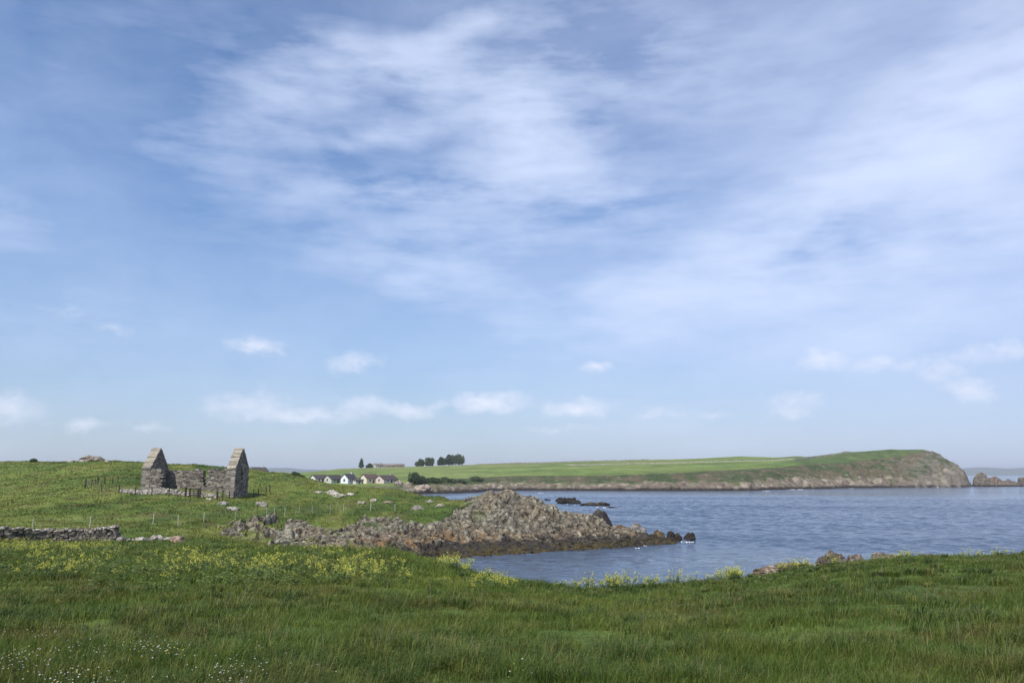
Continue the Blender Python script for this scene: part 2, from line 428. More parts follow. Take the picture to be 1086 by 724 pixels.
def turf_colour(x, y):
    r = np.hypot(x, y); px = pxeq(x, y)
    a = fbm(x / 9, y / 9, 3, 61); b = fbm(x / 2.4, y / 2.4, 3, 62); c = perlin(x / 22, y / 30, 63); d = fbm(x / 5, y / 14, 2, 64)
    far = sstep(55, 85, r)  # hill turf yellower, and brighter to look sunlit, in the colour itself
    col = np.zeros(x.shape + (3,)) + G_mid
    col = mixc(col, G_dark, np.clip(.35 + .8 * a + .5 * b - .22 * far, 0, 1))
    col = mixc(col, G_lite, np.clip(.1 + .45 * far + .9 * c + .7 * d - .3 * b, 0, .9))
    col = mixc(col, G_yel, np.clip(1.3 * d - .15 + .15 * far + .6 * b, 0, .8) * (.35 + .65 * far))
    col = mixc(col, G_brown, np.clip(1.2 * fbm(x / 4, y / 4, 3, 66) - .35, 0, .55))
    return col

azs = np.concatenate([np.arange(-180, -60, 3.0), np.arange(-60, -36, .6), np.arange(-36, 36, .085), np.arange(36, 60, .6), np.arange(60, 180.1, 3.0)])
rs = np.exp(np.linspace(0, math.log(420), 560))
x, y, q = polar_grid(azs, rs)
z = near_h(x, y)
mk = rock_mask(x, y)
z = z - .9 * mk
col = turf_colour(x, y)
# bare rock below the cliff edges, seaweed and sand under the sea
zz = z + .5 * perlin(x / 1.1, y / 1.1, 71) + .4 * perlin(x / 3, y / 3, 72)
steep = sstep(4.6, 2.6, zz) * (np.hypot(x, y) < 66) * (np.hypot(x, y) > 28) * (pxeq(x, y) > 330)
steep = np.maximum(steep, sstep(1.6, .6, zz))
rk = np.array((.2, .165, .13)) * (.7 + .6 * (cells(x / 1.1, y / 1.1, 73)[2]))[..., None]
col = col * (1 - steep[..., None]) + rk * steep[..., None]
col = mixc(col, (.035, .03, .02), sstep(.5, -.2, zz))
g = np_mesh('ground', np.stack([x, y, z], -1).reshape(-1, 3), q, col.reshape(-1, 3), M_ground, None, True)
tag(g, kind='structure')

# ------------------------------------------------------------------ rocky shore (spit and ledges)
def rock_disp(x, y):
    wx = x + .8 * perlin(x / 3, y / 3, 81); wy = y + .8 * perlin(x / 3, y / 3, 82)
    ca, sa = math.cos(R(28)), math.sin(R(28))
    u = wx * ca + wy * sa; v = -wx * sa + wy * ca
    f1, f2, i1, ox, oy = cells(u / 2.1, v / 3.0, 83)
    g1, g2, i2, gx, gy = cells(u / .75, v / 1.15, 84)
    h1, h2, i3, hx, hy = cells(u / .36, v / .5, 85)
    d = (i1 - .45) * .9 + ox * (i1 - .3) * .7 + oy * (.5 - i1) * .6
    d = d + (i2 - .5) * .85 + gx * .6 * (i2 - .25) + gy * .5 * (i3 - .5) + (i3 - .5) * .42 + hx * .3
    led = (v / 1.7 + .35 * perlin(u / 3, v / 3, 87)); d = d + .35 * (led - np.floor(led) - .5)
    d = d - .7 * (1 - sstep(0, .16, f2 - f1)) - .3 * (1 - sstep(0, .18, g2 - g1))
    d = d + .1 * perlin(x / .3, y / .3, 86)
    big = fbm(u / 5.5, v / 9, 2, 88); cleft = np.abs(perlin(u / 4.2 + .5 * perlin(x / 2, y / 2, 90), v / 11, 89))
    d = d * (.55 + .75 * np.clip(.5 + 1.2 * perlin(x / 4, y / 4, 94), 0, 1)) + .3 * big - .9 * (1 - sstep(0, .1, cleft))
    return d, i1, i2, i3, np.minimum(g2 - g1, cleft * 2.2)

def rock_colour(z, i1, i2, i3, gap, x, y):
    n = fbm(x / 1.6, y / 1.6, 3, 91); nf = perlin(x / .35, y / .35, 92)
    base = np.zeros(z.shape + (3,)) + np.array((.15, .126, .09))
    base = mixc(base, (.29, .265, .205), np.clip((i3 - .58) * 2.0 + .4 * n + .25 * (i2 - .5), 0, .9))       # pale lichen
    base = mixc(base, (.075, .062, .052), np.clip((.42 - i2) * 1.6 + .6 * nf, 0, .85))
    base = mixc(base, (.2, .155, .098), np.clip(1.1 * perlin(x / 4, y / 4, 93) + .1, 0, .6))
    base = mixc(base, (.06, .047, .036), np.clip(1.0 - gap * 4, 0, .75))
    zn = z + .55 * n + .3 * nf
    base = mixc(base, (.2, .115, .05), sstep(2.9, 2.2, zn) * sstep(1.2, 1.7, zn) * np.clip(.3 + 1.5 * n, .05, .8) * np.interp(pxeq(x, y), [430, 500, 540], [1, .9, .3]))   # orange lichen
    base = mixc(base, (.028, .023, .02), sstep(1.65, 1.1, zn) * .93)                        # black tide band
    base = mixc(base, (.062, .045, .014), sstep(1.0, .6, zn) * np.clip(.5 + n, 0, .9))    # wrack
    return base * np.array((.98, 1.03, 1.06))

xs = np.arange(-52, 31, .15); ys = np.arange(60, 136, .15)
X, Y = np.meshgrid(xs, ys, indexing='ij')
base = near_h(X, Y, False); mk = rock_mask(X, Y)
dsp, i1, i2, i3, gap = rock_disp(X, Y)
px = pxeq(X, Y)
amp = np.interp(base, [-1, .5, 1.6, 4, 7], [.4, .32, .6, .66, .55]) * np.interp(px, [300, 480, 520, 690, 705], [.8, .75, .72, .8, 1.5])
Z = base + mk * (.12 + dsp * amp) - (1 - mk) * 1.6
na, nr = X.shape
i = np.arange(na - 1)[:, None] * nr + np.arange(nr - 1)[None, :]
q = np.stack([i, i + nr, i + nr + 1, i + 1], -1).reshape(-1, 4)
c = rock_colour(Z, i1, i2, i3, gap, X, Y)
grassy = sstep(.25, .5, perlin(X / 2.8, Y / 3.6, 95) + .3 * perlin(X / .8, Y / .8, 96) + .18 * sstep(520, 470, px) + .1 * (base - 4)) * sstep(2.6, 3.6, Z) * sstep(535, 480, px)
c = c * (1 - .85 * grassy[..., None]) + turf_colour(X, Y) * (.85 * grassy)[..., None]
keep = (mk.ravel()[q].max(1) > .001) & (Z.ravel()[q].max(1) > -1.2)
X = X + mk * (.26 * perlin(X / .8 + Z, Y / .8, 181) + .14 * perlin(X / .35, Y / .35 + Z * 2, 182)); Y = Y + mk * (.3 * perlin(X / .8, Y / .8 + Z, 183) + .14 * perlin(X / .35 + Z * 2, Y / .35, 184))
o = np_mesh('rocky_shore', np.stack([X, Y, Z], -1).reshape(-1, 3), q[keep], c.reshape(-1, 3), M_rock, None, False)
tag(o, kind='structure')

# ------------------------------------------------------------------ far headland
azs = np.arange(-44, 31.6, .055); rs = np.concatenate([np.linspace(335, 700, 330)[:-1], np.linspace(700, 1500, 90)])
x, y, q = polar_grid(azs, rs)
_, rock, heath, e, px = far_masks(x, y)
z = far_h(x, y)
field = np.zeros(x.shape + (3,)) + np.array((.115, .158, .04))
stripes = perlin(x / 120, y / 45, 101)
field = mixc(field, (.19, .175, .085), sstep(640, 860, np.hypot(x, y)) * sstep(800, 560, px) * np.clip(.5 + 1.5 * perlin(x / 90, y / 30, 108), 0, .9))
field = mixc(field, (.155, .185, .06), np.clip(stripes * 1.3 + .1, 0, .8))
field = mixc(field, (.06, .105, .034), np.clip(-stripes * 1.2 + .5 * perlin(x / 25, y / 25, 102) - .1, 0, .7))
field = field * (1 + .22 * perlin(x / 14, y / 40, 109) + .14 * perlin(x / 4, y / 9, 110))[..., None]
rough_top = sstep(838, 860, px) * sstep(640 + 0 * px, 600, np.hypot(x, y) - .55 * (px - 850))
field = mixc(field, (.058, .085, .03), sstep(820, 870, px) * np.clip(.8 + .4 * e, 0, 1))
hc = np.zeros(x.shape + (3,)) + np.array((.045, .062, .024))
hc = mixc(hc, (.10, .078, .05), np.clip(.35 + 1.2 * fbm(x / 16, y / 16, 3, 103) + .3 * sstep(700, 1000, px), 0, .85))
hc = mixc(hc, (.028, .05, .018), np.clip(1.5 * perlin(x / 8, y / 8, 104) - .3, 0, .8))
hc = mixc(hc, (.19, .17, .135), np.clip(2.2 * perlin(x / 3, z / 2 + y / 9, 105) - 1.0 + .3 * sstep(820, 1000, px), 0, .8))
rc = np.zeros(x.shape + (3,)) + np.array((.13, .108, .083))
f1, f2, idr, ox, oy = cells(x / 3.2, y / 3.2, 106)
rc = mixc(rc, (.26, .225, .175), np.clip((idr - .58) * 2, 0, .8))
rc = mixc(rc, (.11, .085, .07), np.clip((.35 - idr) * 2.4, 0, .8))
rc = mixc(rc, (.07, .075, .03), np.clip(1.6 * perlin(x / 7, y / 7, 107) - .45 + .05 * (z - 4), 0, .75))
rc = mixc(rc, (.025, .021, .018), sstep(1.9, 1.0, z + .5 * e))
bare = sstep(930, 1000, px)
hc = mixc(hc, (.135, .122, .098), bare * np.clip(.45 + 1.2 * perlin(x / 6, z / 3, 111), 0, .85))
rc = mixc(rc, (.16, .145, .12), bare * np.clip(.4 + 1.4 * perlin(x / 3, z / 2.2, 112), 0, .7))
c = mixc(field, (0, 0, 0), np.zeros(x.shape))
c = c * (1 - heath[..., None]) + hc * heath[..., None]
c = c * (1 - rock[..., None]) + rc * rock[..., None]
keep = z.ravel()[q].max(1) > -2.5
o = np_mesh('far_headland', np.stack([x, y, z], -1).reshape(-1, 3), q[keep][:, ::1], c.reshape(-1, 3), M_far, None, True)
tag(o, kind='structure')

# distant hills ----------------------------------------------------
def ridge(name, pts, d, depth):
    xs_, hs = [], []
    n = 140
    px_ = np.linspace(pts[0][0], pts[-1][0], n)
    py_ = np.interp(px_, [p[0] for p in pts], [p[1] for p in pts])
    vs = []; rows = 9
    for k in range(rows):
        t = k / (rows - 1); dd = d + depth * t; w = math.sin(math.pi * t)
        for a, b in zip(px_, py_):
            top = max(zat(b, d + depth * .5), -2)
            xx = xat(a, dd); nz = 1 + .25 * float(perlin(np.array([xx / 700.]), np.array([dd / 500.]), 5)[0])
            vs.append((xx, dd, -3 + (top + 3) * w * (nz if 0 < w < .98 else 1)))
    i = np.arange(rows - 1)[:, None] * n + np.arange(n - 1)[None, :]
    q = np.stack([i, i + 1, i + n + 1, i + n], -1).reshape(-1, 4)
    o = np_mesh(name, np.array(vs), q, np.zeros((len(vs), 3)) + np.array((.07, .09, .06)), M_far, None, True)
    tag(o, kind='structure')
ridge('distant_hills', [(930, 505), (985, 500), (1010, 497.5), (1040, 495.5), (1070, 496.5), (1110, 494.5), (1160, 497), (1250, 498), (1400, 505)], 8000, 1000)
ridge('distant_hills', [(120, 504), (200, 500), (262, 497.5), (285, 496), (305, 495.8), (322, 497.5), (350, 498), (400, 499), (480, 505)], 6800, 900)

# sea --------------------------------------------------------------
azs = np.concatenate([np.arange(-180, -36, 3.0), np.arange(-36, 36, .11), np.arange(36, 180.1, 3.0)])
rs = np.concatenate([[1, 25, 50], np.arange(60, 250, .36), np.arange(250, 420, .8), np.exp(np.linspace(math.log(421), math.log(8900), 40))])
x, y, q = polar_grid(azs, rs)
wr = np.random.default_rng(77); z = np.zeros_like(x)
for lam, amp_, spread in ((9, .02, .5), (6, .022, .6), (4.4, .03, .7), (3.3, .036, .8), (2.5, .036, .9), (1.9, .032, 1.0), (1.4, .026, 1.1)):
    for _ in range(4):
        th = -2.2 + wr.normal(0, spread * .5); k = 2 * np.pi / lam / wr.uniform(.85, 1.15)
        ph = wr.uniform(0, 6.28) + .9 * perlin(x / (lam * 5), y / (lam * 5), int(lam * 10))
        wv = np.sin(k * (x * math.cos(th) + y * math.sin(th)) + ph)
        z += amp_ * .55 * (wv + .35 * wv * np.abs(wv))
gust = .72 + .4 * sstep(-.3, .45, fbm(x / 70, y / 30, 3, 171))
lee = .35 + .65 * sstep(4, 26, np.hypot((x - 5) / 1.3, y - 86) - 12)
r_ = np.hypot(x, y)
z = z * gust * lee * sstep(58, 66, r_) * (1 - sstep(300, 415, r_)) * (np.abs(np.degrees(np.arctan2(x, y))) < 35.5)
o = np_mesh('sea', np.stack([x, y, z], -1).reshape(-1, 3), q, None, M_water, None, True)
tag(o, kind='structure')

# ------------------------------------------------------------------ masonry
STONES = [(.185, .165, .14), (.235, .212, .18), (.15, .132, .112), (.28, .26, .22), (.2, .165, .135), (.12, .11, .098), (.235, .2, .165)]
def stone_col(k=1.0):
    c = random.choice(STONES); f = k * random.uniform(.75, 1.2)
    return tuple(v * f for v in c)

def masonry(mb, o, du, dn, umax, vmax, thick, inside, ch=.19, lmin=.2, lmax=.52, k=1.0, rough=.05):
    """rubble courses: o = corner, du along, dn through the wall"""
    o = Vector(o); du = Vector(du).normalized(); dn = Vector(dn).normalized(); up = Vector((0, 0, 1))
    v = 0.0
    while v < vmax:
        h = ch * random.uniform(.75, 1.25); u = -random.uniform(0, .3)
        while u < umax:
            l = random.uniform(lmin, lmax)
            a, b = max(u, 0), min(u + l, umax)
            if b - a > .08 and inside((a + b) / 2, v + h / 2):
                for half in (0, 1):      # two leaves of the wall
                    j = random.uniform(-rough, rough); t0 = (0 if half == 0 else thick / 2) + (j if half == 0 else 0)
                    t1 = (thick / 2 if half == 0 else thick) + (j if half else 0)
                    mb.box(o + du * (a + .006) + up * (v + .004) + dn * t0, du * (b - a - .012), dn * (t1 - t0), up * (h - .008 + random.uniform(0, .03)), stone_col(k), .018)
            u += l
        v += h

# the chapel
cx0 = xat(149, 107, 7.0); cx1 = xat(248.5, 107, 7.0); TH = 1.12; DEP = 5.5
cy0 = 107.0; cy1 = cy0 + DEP
fz = float(min(near_h(np.array([cx0, cx1]), np.array([cy0, cy0])).min(), near_h(np.array([cx0, cx1]), np.array([cy1, cy1])).min())) - .35
FZ = zat(519.5, 107)      # floor level seen in front
EAVE = zat(497.0, 107) - fz; PEAK = zat(475.8, 109.7) - fz
chap = empty('ruined_chapel', ((cx0 + cx1) / 2, (cy0 + cy1) / 2, fz))
tag(chap, 'roofless grey stone chapel ruin with two pointed gables on the grassy rise', 'ruin')
org = Vector(chap.location)
def gable_in(hole):
    mid = DEP / 2
    def f(u, v):
        w = (mid - .10) * max(0, (v - EAVE)) / (PEAK - EAVE)
        if v > PEAK + random.uniform(-.1, .1): return False
        if v > EAVE and (u < w + random.uniform(-.03, .05) or u > DEP - w + random.uniform(-.05, .03)): return False
        if hole and abs(u - mid) < .3 and 1.7 < v < 4.1: return False
        return True
    return f
mb = MB(); masonry(mb, Vector((cx0, cy0, fz)) - org, (0, 1, 0), (1, 0, 0), DEP, PEAK + .3, TH, gable_in(False)); 
mb.build('gable_wall', M_stone, chap)
mb = MB(); masonry(mb, Vector((cx1 - TH, cy0, fz)) - org, (0, 1, 0), (1, 0, 0), DEP, PEAK + .3, TH, gable_in(True))
gw = mb.build('gable_wall', M_stone, chap); gw['label'] = 'gable wall with tall narrow window slit'
for gx in (cx0, cx1 - TH):
    mb = MB(); mid = DEP / 2
    for sgn in (-1, 1):
        nst = 9
        for k in range(nst):
            t0, t1 = k / nst, (k + .97) / nst
            def rp(t, up=0.0):
                return Vector((gx - .03, cy0 + mid + sgn * ((mid + .03) * (1 - t) + .12 * t), fz + EAVE + (PEAK - EAVE) * t + up)) - org
            a0, a1 = rp(t0, -.1), rp(t1, -.1); th_ = random.uniform(.14, .27); fk = random.uniform(.75, 1.2)
            mb.box(a0, Vector((TH + .06, 0, 0)), a1 - a0, Vector((0, sgn * .05, th_)), tuple(v * fk for v in (.27, .24, .19)), .035)
    c_ = mb.build('skew_coping', M_stone, chap); c_['label'] = 'pale sloping coping stones of a gable'
# front wall stub, beside the first gable
mb = MB(); masonry(mb, Vector((cx0 + TH + .003, cy0 + .004, fz)) - org, (1, 0, 0), (0, 1, 0), 1.75, EAVE, .95,
    lambda u, v: v < EAVE - .03 - max(0, u - .9) * .5 * random.random() and u < 1.7 - .3 * random.random() * (v > 1.2))
w = mb.build('front_wall', M_stone, chap); w['label'] = 'short broken stub of the front wall'
BW = cx1 - TH - (cx0 + TH)
def back_in(u, v):
    top = EAVE - .02 - .06 * (u < 2.6) - .04 * abs(math.sin(u * 1.7))
    if v > top + random.uniform(-.12, .05): return False
    wu = BW * .545
    if abs(u - wu) < (.2 + .06 * max(0, v - 2)) and v > 1.75: return False
    return True
mb = MB(); masonry(mb, Vector((cx0 + TH + .003, cy1 - .96, fz)) - org, (1, 0, 0), (0, 1, 0), BW - .006, EAVE + .2, .95, back_in)
w = mb.build('back_wall', M_stone, chap); w['label'] = 'long back wall with a window gap'
# fallen front wall: low footing of big stones
mb = MB(); masonry(mb, Vector((cx0 + TH + 1.9, cy0 + .1, fz)) - org, (1, 0, 0), (0, 1, 0), BW - 3.2, 1.3, .9,
    lambda u, v: v < .55 + .35 * math.sin(u * 2.1) * math.sin(u * .7) , k=1.25)
w = mb.build('wall_footing', M_stone, chap)

# ------------------------------------------------------------------ rocks
def rock_mesh(name, size, seed, col, cuts=26, sub=4, dark_below=None, parent=None, mat=None, ragged=1.0, taper=0.0):
    rs_ = random.Random(seed)
    bm = bmesh.new(); bmesh.ops.create_icosphere(bm, subdivisions=sub, radius=1)
    P_ = np.array([v.co[:] for v in bm.verts])
    faces = np.array([[v.index for v in f.verts] for f in bm.faces]); bm.free()
    for k in range(cuts):          # planar facets
        n = np.array([rs_.gauss(0, 1), rs_.gauss(0, 1), rs_.gauss(0, .8)]); n /= np.linalg.norm(n)
        dd = rs_.uniform(.62, .95); t = P_ @ n - dd
        P_ = P_ - np.where(t > 0, t, 0)[:, None] * n * .95
    nz = perlin(P_[:, 0] * 3 + seed, P_[:, 1] * 3 + P_[:, 2] * 2.3, seed) * .08 + perlin(P_[:, 0] * 8, P_[:, 1] * 8 + P_[:, 2] * 7, seed + 3) * .035
    P_ = P_ * (1 + nz * ragged)[:, None]
    if taper: P_[:, :2] *= (1 - taper * np.clip(P_[:, 2], -.3, 1))[:, None]; P_[:, 0] += .25 * taper * P_[:, 2]
    V = P_ * np.array(size)
    cn = fbm(V[:, 0] * 2.2 + seed, V[:, 1] * 2.2 + V[:, 2] * 1.9, 3, seed)
    c = np.zeros(V.shape) + np.array(col)
    c = c * (1 + .45 * np.clip(cn, -1, 1))[:, None]
    c = mixc(c, np.array((.36, .33, .28)), np.clip(cn * 1.2 - .25, 0, .5) * (np.mean(col) > .1))
    if dark_below is not None:
        c = mixc(c, np.array((.028, .023, .019)), sstep(dark_below + .25, dark_below - .1, V[:, 2] + .2 * cn))
    return np_mesh(name, V, faces, c, mat or M_rock, parent, False)

def rock(name, loc, size, seed, col, label, cat='rock', group=None, rz=0, tilt=(0, 0), **kw):
    o = rock_mesh(name, size, seed, col, **kw)
    o.location = loc; o.rotation_euler = (tilt[0], tilt[1], rz)
    return tag(o, label, cat, group)

GREY = (.21, .185, .155); BROWN = (.17, .125, .09); DARK = (.03, .026, .022); PALE = (.36, .33, .285)
def water_at(px, py):
    d = -EYE / slope(py); return d, xat(px, d, 0)

# skerries out in the bay
for (px_, py_, w_, h_, lab) in (
    (581, 530.5, 4, .9, 'small black rock awash in the bay, just behind the spit\'s crest'),
    (604, 534, 16, 1.9, 'lumpy dark skerry nearest the spit, in the row of three in the bay'),
    (595, 531.5, 7, 1.7, 'pointed black rock between the small awash rock and the lumpy skerry in the bay'),
    (641, 536.3, 8, 1.0, 'small rounded skerry touching the outer end of the long flat skerry'),
    (629, 536, 20, 1.5, 'long flat brown-topped skerry in the middle of the bay rocks'),
    (650, 538.2, 10, .45, 'low black rock barely above water at the outer end of the bay skerries')):
    d, xx = water_at(px_, py_)
    rock('skerry', (xx, d, -.15), (w_ * d / F * 1.0, 1.8, h_), int(px_), DARK if h_ != 1.5 else (.07, .055, .042), lab, 'rock', None, .1, dark_below=.5, ragged=4.5, cuts=34)
# rocks at the tip of the spit
for (px_, py_, w_, dp, h_, c_, lab) in (
    (637, 565, 13.5, 1.5, 3.75, (.05, .042, .038), 'big smooth dark boulder at the drop-off of the rocky spit'),
    (677, 571, 14, 1.5, 2.1, (.15, .135, .12), 'grey sloping slab beyond the big dark boulder on the spit'),
    (657, 571, 10, 1.4, 2.0, (.14, .10, .07), 'brown rounded rock between the dark boulder and the grey slab'),
    (700, 573.5, 8.5, 1.2, 1.75, (.10, .075, .04), 'olive-brown flat-topped rock past the grey slab on the spit'),
    (712, 573.5, 4.5, .9, 1.6, DARK, 'pointed black rock next to the olive-brown flat-topped one on the spit'),
    (719, 573.5, 5.5, .9, 1.2, (.04, .033, .025), 'low blunt black rock last before the gap at the spit tip'),
    (732, 572.8, 7.5, 1.0, 1.25, DARK, 'outermost low black rock off the tip of the spit'),
    (668, 578.5, 20, 1.6, .7, (.04, .03, .02), 'low dark weed-covered reef rock in front of the grey slab')):
    d, xx = water_at(px_, py_)
    rock('shore_rock', (xx, d, -.1), (w_ * d / F * 1.03, dp, h_), int(px_) + 3, c_, lab, 'rock', None, .15, dark_below=.7, ragged=2.4 if px_ != 637 else .9, cuts=32 if px_ != 637 else 9)
# cliff-edge boulders on the near right
for (px_, d, w_, h_, c_, lab) in (
    (816, 34.2, 22, .42, (.17, .13, .095), 'low tan rock ledge at the near cliff edge beside yellow flowers'),
    (841, 35.0, 19, .52, (.18, .13, .1), 'pinkish-brown rock ledge on the cliff edge left of the big boulder'),
    (883, 36.6, 18, .72, (.1, .083, .066), 'biggest dark rugged boulder on the near cliff edge'),
    (909, 37.2, 11, .5, (.12, .1, .08), 'small jagged rock right beside the biggest cliff-edge boulder'),
    (944, 38.2, 22, .5, (.14, .115, .085), 'grass-capped grey rock on the cliff edge further along'),
    (985, 39.3, 9, .42, (.15, .10, .075), 'little brown rock showing over the cliff edge among pale grass')):
    p = G(px_, d)
    rock('boulder', (p.x, p.y, p.z + .05), (w_ * d / F * 1.12, .6, h_ * .92), int(px_), c_, lab, 'boulder', None, random.uniform(-.25, .25), dark_below=None, ragged=2.6, sub=5, cuts=34)
p = G(187, 57); rock('boulder', (p.x, p.y, p.z + .05), (.75, .6, .5), 187, (.22, .15, .11), 'brown boulder in the weeds below the end of the dry stone wall', 'boulder')
# outcrops in the turf
for n_, (px_, d, w_, h_, c_, lab) in enumerate((
    (97, 159, 13, 1.5, (.2, .17, .14), 'rock outcrop breaking the skyline of the hill left of the chapel'),
    (75, 157, 4, .7, PALE, 'small white stone below the skyline outcrop on the hill'),
    (86, 157, 3.5, .6, PALE, 'pale stone between the white stone and the skyline outcrop'),
    (113, 157.5, 3, .6, (.3, .28, .22), 'pale lone stone at the right end of the skyline outcrop'),
    (278, 102, 8, .75, (.24, .22, .19), 'grey rock outcrop on the slope right of the chapel, with a thin pale post'),
    (236, 99, 6, .5, (.3, .28, .24), 'pale flat rock in the turf below the chapel gate'),
    (246, 97, 7, .45, (.28, .26, .22), 'second pale flat rock in the turf, nearer the shore than the first'),
    (222, 102, 4, .35, (.33, .31, .27), 'small white rock just downhill of the chapel gate'),
    (352, 122, 9, .7, PALE, 'cream rock outcrop on the green crest below the white cottages'),
    (338, 121, 5, .4, PALE, 'small cream rock left of the cream outcrop below the cottages'),
    (371, 121, 5, .5, PALE, 'small pale rock to the right of the cream outcrop below the cottages'),
    (360, 119, 8, .6, (.3, .28, .22), 'broad pale rock just in front of the cream outcrop'),
    (383, 112, 6, .6, (.25, .225, .18), 'greyish rock outcrop in mid slope between cottages and shore'),
    (397, 117, 5, .5, (.3, .26, .2), 'tan rock up-slope of the greyish mid-slope outcrop'),
    (411, 116, 8, .5, (.21, .16, .12), 'brown rock band in the slope nearest the spit'),
    (443, 108, 8, .9, (.27, .245, .2), 'pale craggy outcrop in the turf at the root of the spit'),
    (467, 110, 5, .6, (.29, .26, .21), 'lone pale rock on the green neck before the spit'),
    (455, 115, 5, .5, (.27, .25, .2), 'small pale rock behind the craggy outcrop at the root of the spit'),
    (447, 390, 9, 3.0, (.3, .24, .19), 'pinkish sea rocks below the dark bushes across the inlet'),
    (423, 390, 6, 2.6, (.26, .22, .18), 'grey-pink rock beside the last cottage across the inlet'),
    (432, 388, 5, 2.4, (.24, .19, .16), 'brown rock between the last cottage and the dark bush'))):
    p = G(px_, d) if d < 200 else GF(px_, d)
    rock('rock_outcrop', (p.x, p.y, p.z - .05 * h_), (w_ * d / F * 1.1, max(.6, w_ * d / F * .8), h_ * (.85 if d < 200 else 1)), 300 + n_, c_, lab, 'rock outcrop', None, random.uniform(-.4, .4), ragged=2.8, cuts=34)

# sea stack off the headland
stack = empty('sea_stack', (xat(1053, 628, 0), 628, 0)); tag(stack, 'brown sea stack standing alone off the tip of the headland', 'sea stack')
for (px_, w_, h_, sd, c_) in ((1040, 11, 14.0, 3, (.125, .105, .08)), (1054, 17, 10.5, 8, (.135, .10, .075)), (1070, 17, 6.4, 12, (.12, .10, .08)), (1046, 19, 7.0, 19, (.11, .09, .07))):
    o = rock_mesh('rock_peak', (w_ * 628 / F, 8, h_), sd, c_, 30, 5, 1.6, stack, None, 2.2, .5)
    o.location = (xat(px_, 628, 0) - stack.location.x, 0, -.6)
rock('sea_stack', (xat(1085, 645, 0), 645, -.5), (5.5, 5, 7.5), 77, (.12, .1, .08), 'smaller second sea stack half cut by the right side, beyond the brown one', 'sea stack', dark_below=1.5)

# ------------------------------------------------------------------ dry stone wall, left
def gz(x, y): return float(near_h(np.array([x]), np.array([y]))[0])
wl = empty('dry_stone_wall', (xat(60, 65, 4), 65, gz(xat(60, 65, 4), 65)))
tag(wl, 'old grey dry stone wall ending abruptly in the grass at the left', 'wall')
org = Vector(wl.location); mb = MB(); mc = MB()
path = [(-60, 62), (-20, 63), (20, 64), (50, 65.2), (85, 65.5), (124, 64.5)]
tops = [560.2, 559.7, 560.7, 563, 562.6, 559.2]
pts = [Vector((xat(a, d, 4.2), d, 0)) for a, d in path]
for k in range(len(pts) - 1):
    a, b = pts[k], pts[k + 1]; n = max(1, int((b - a).length / .25))
    for j in range(n):
        p = a.lerp(b, j / n); p2 = a.lerp(b, (j + 1) / n); t = (j + .5) / n
        z0 = gz(p.x, p.y) - .15; top = zat(tops[k] * (1 - t) + tops[k + 1] * t, p.y) + random.uniform(-.05, .05)
        du = (p2 - p); dn = Vector((-du.y, du.x, 0)).normalized()
        v = z0
        while v < top - .05:
            h = random.uniform(.09, .18); off = random.uniform(-.35, .35)
            tp = .12 * (v - z0)
            mb.box(Vector((p.x, p.y, v)) + du * off + dn * (tp + random.uniform(-.09, .09) - .3) - org, du * random.uniform(.8, 1.3), dn * (.62 - 2 * tp), (0, 0, h * .97), stone_col(random.choice([.4, .6, .6, .75, .8])), .03)
            v += h
        mc.box(Vector((p.x, p.y, v - .02)) + dn * (-.26 + random.uniform(-.04, .04)) - org, du * random.uniform(.75, .98), dn * .5, (0, 0, random.uniform(.1, .2)), stone_col(1.75), .035)  # coping stones much paler than the wall body
mb.build('wall_body', M_stone, wl); c_ = mc.build('coping', M_stone, wl); c_['label'] = 'pale coping stones'
# tumbled stones past the wall's end
for n_, (px_, d) in enumerate([(131, 64.6), (136, 64.2), (141, 64.9), (146, 65.2), (152, 64.3), (157, 65), (163, 66), (168, 66.5), (172, 65.5), (129, 64), (148, 64), (178, 66)]):
    p = G(px_, d); s_ = random.uniform(.2, .42)
    o = rock_mesh('fallen_stone', (s_ * 1.2, s_, s_ * .8), 500 + n_, random.choice([PALE, GREY, (.3, .27, .23)]), 18, 3)
    o.location = p + Vector((0, 0, s_ * .45)); o.rotation_euler = (random.uniform(-.3, .3), random.uniform(-.3, .3), random.uniform(0, 3))
    tag(o, 'loose grey stone fallen in the line past the end of the dry stone wall', 'stone', 'stones fallen from the dry stone wall')

# rubble bank in front of the chapel: one heap nobody could count
mb = MB()
for _ in range(900):
    t = random.random(); px_ = 127 + 105 * t
    hump = math.exp(-((px_ - 180) / 22) ** 2)
    d = 105.6 - .8 * math.sin(math.pi * t) + random.gauss(0, .45) + .3 * hump
    p = G(px_, d); s_ = random.uniform(.1, .3)
    p.z += random.uniform(-.03, .12) + hump * random.uniform(0, .6) * math.exp(-((d - 105.4) / .8) ** 2)
    M_ = Euler((random.uniform(0, 3), random.uniform(0, 3), random.uniform(0, 3))).to_matrix()
    ax = M_ @ Vector((s_ * 1.3, 0, 0)); ay = M_ @ Vector((0, s_, 0)); az = M_ @ Vector((0, 0, s_ * .8))
    f = random.uniform(.75, 1.15)
    mb.box(p - (ax + ay + az) / 2, ax, ay, az, (.31 * f, .28 * f, .24 * f), s_ * .16)
o = mb.build('stone_rubble', M_stone); tag(o, 'bank of pale tumbled stones along the front of the chapel', 'rubble', kind='stuff')

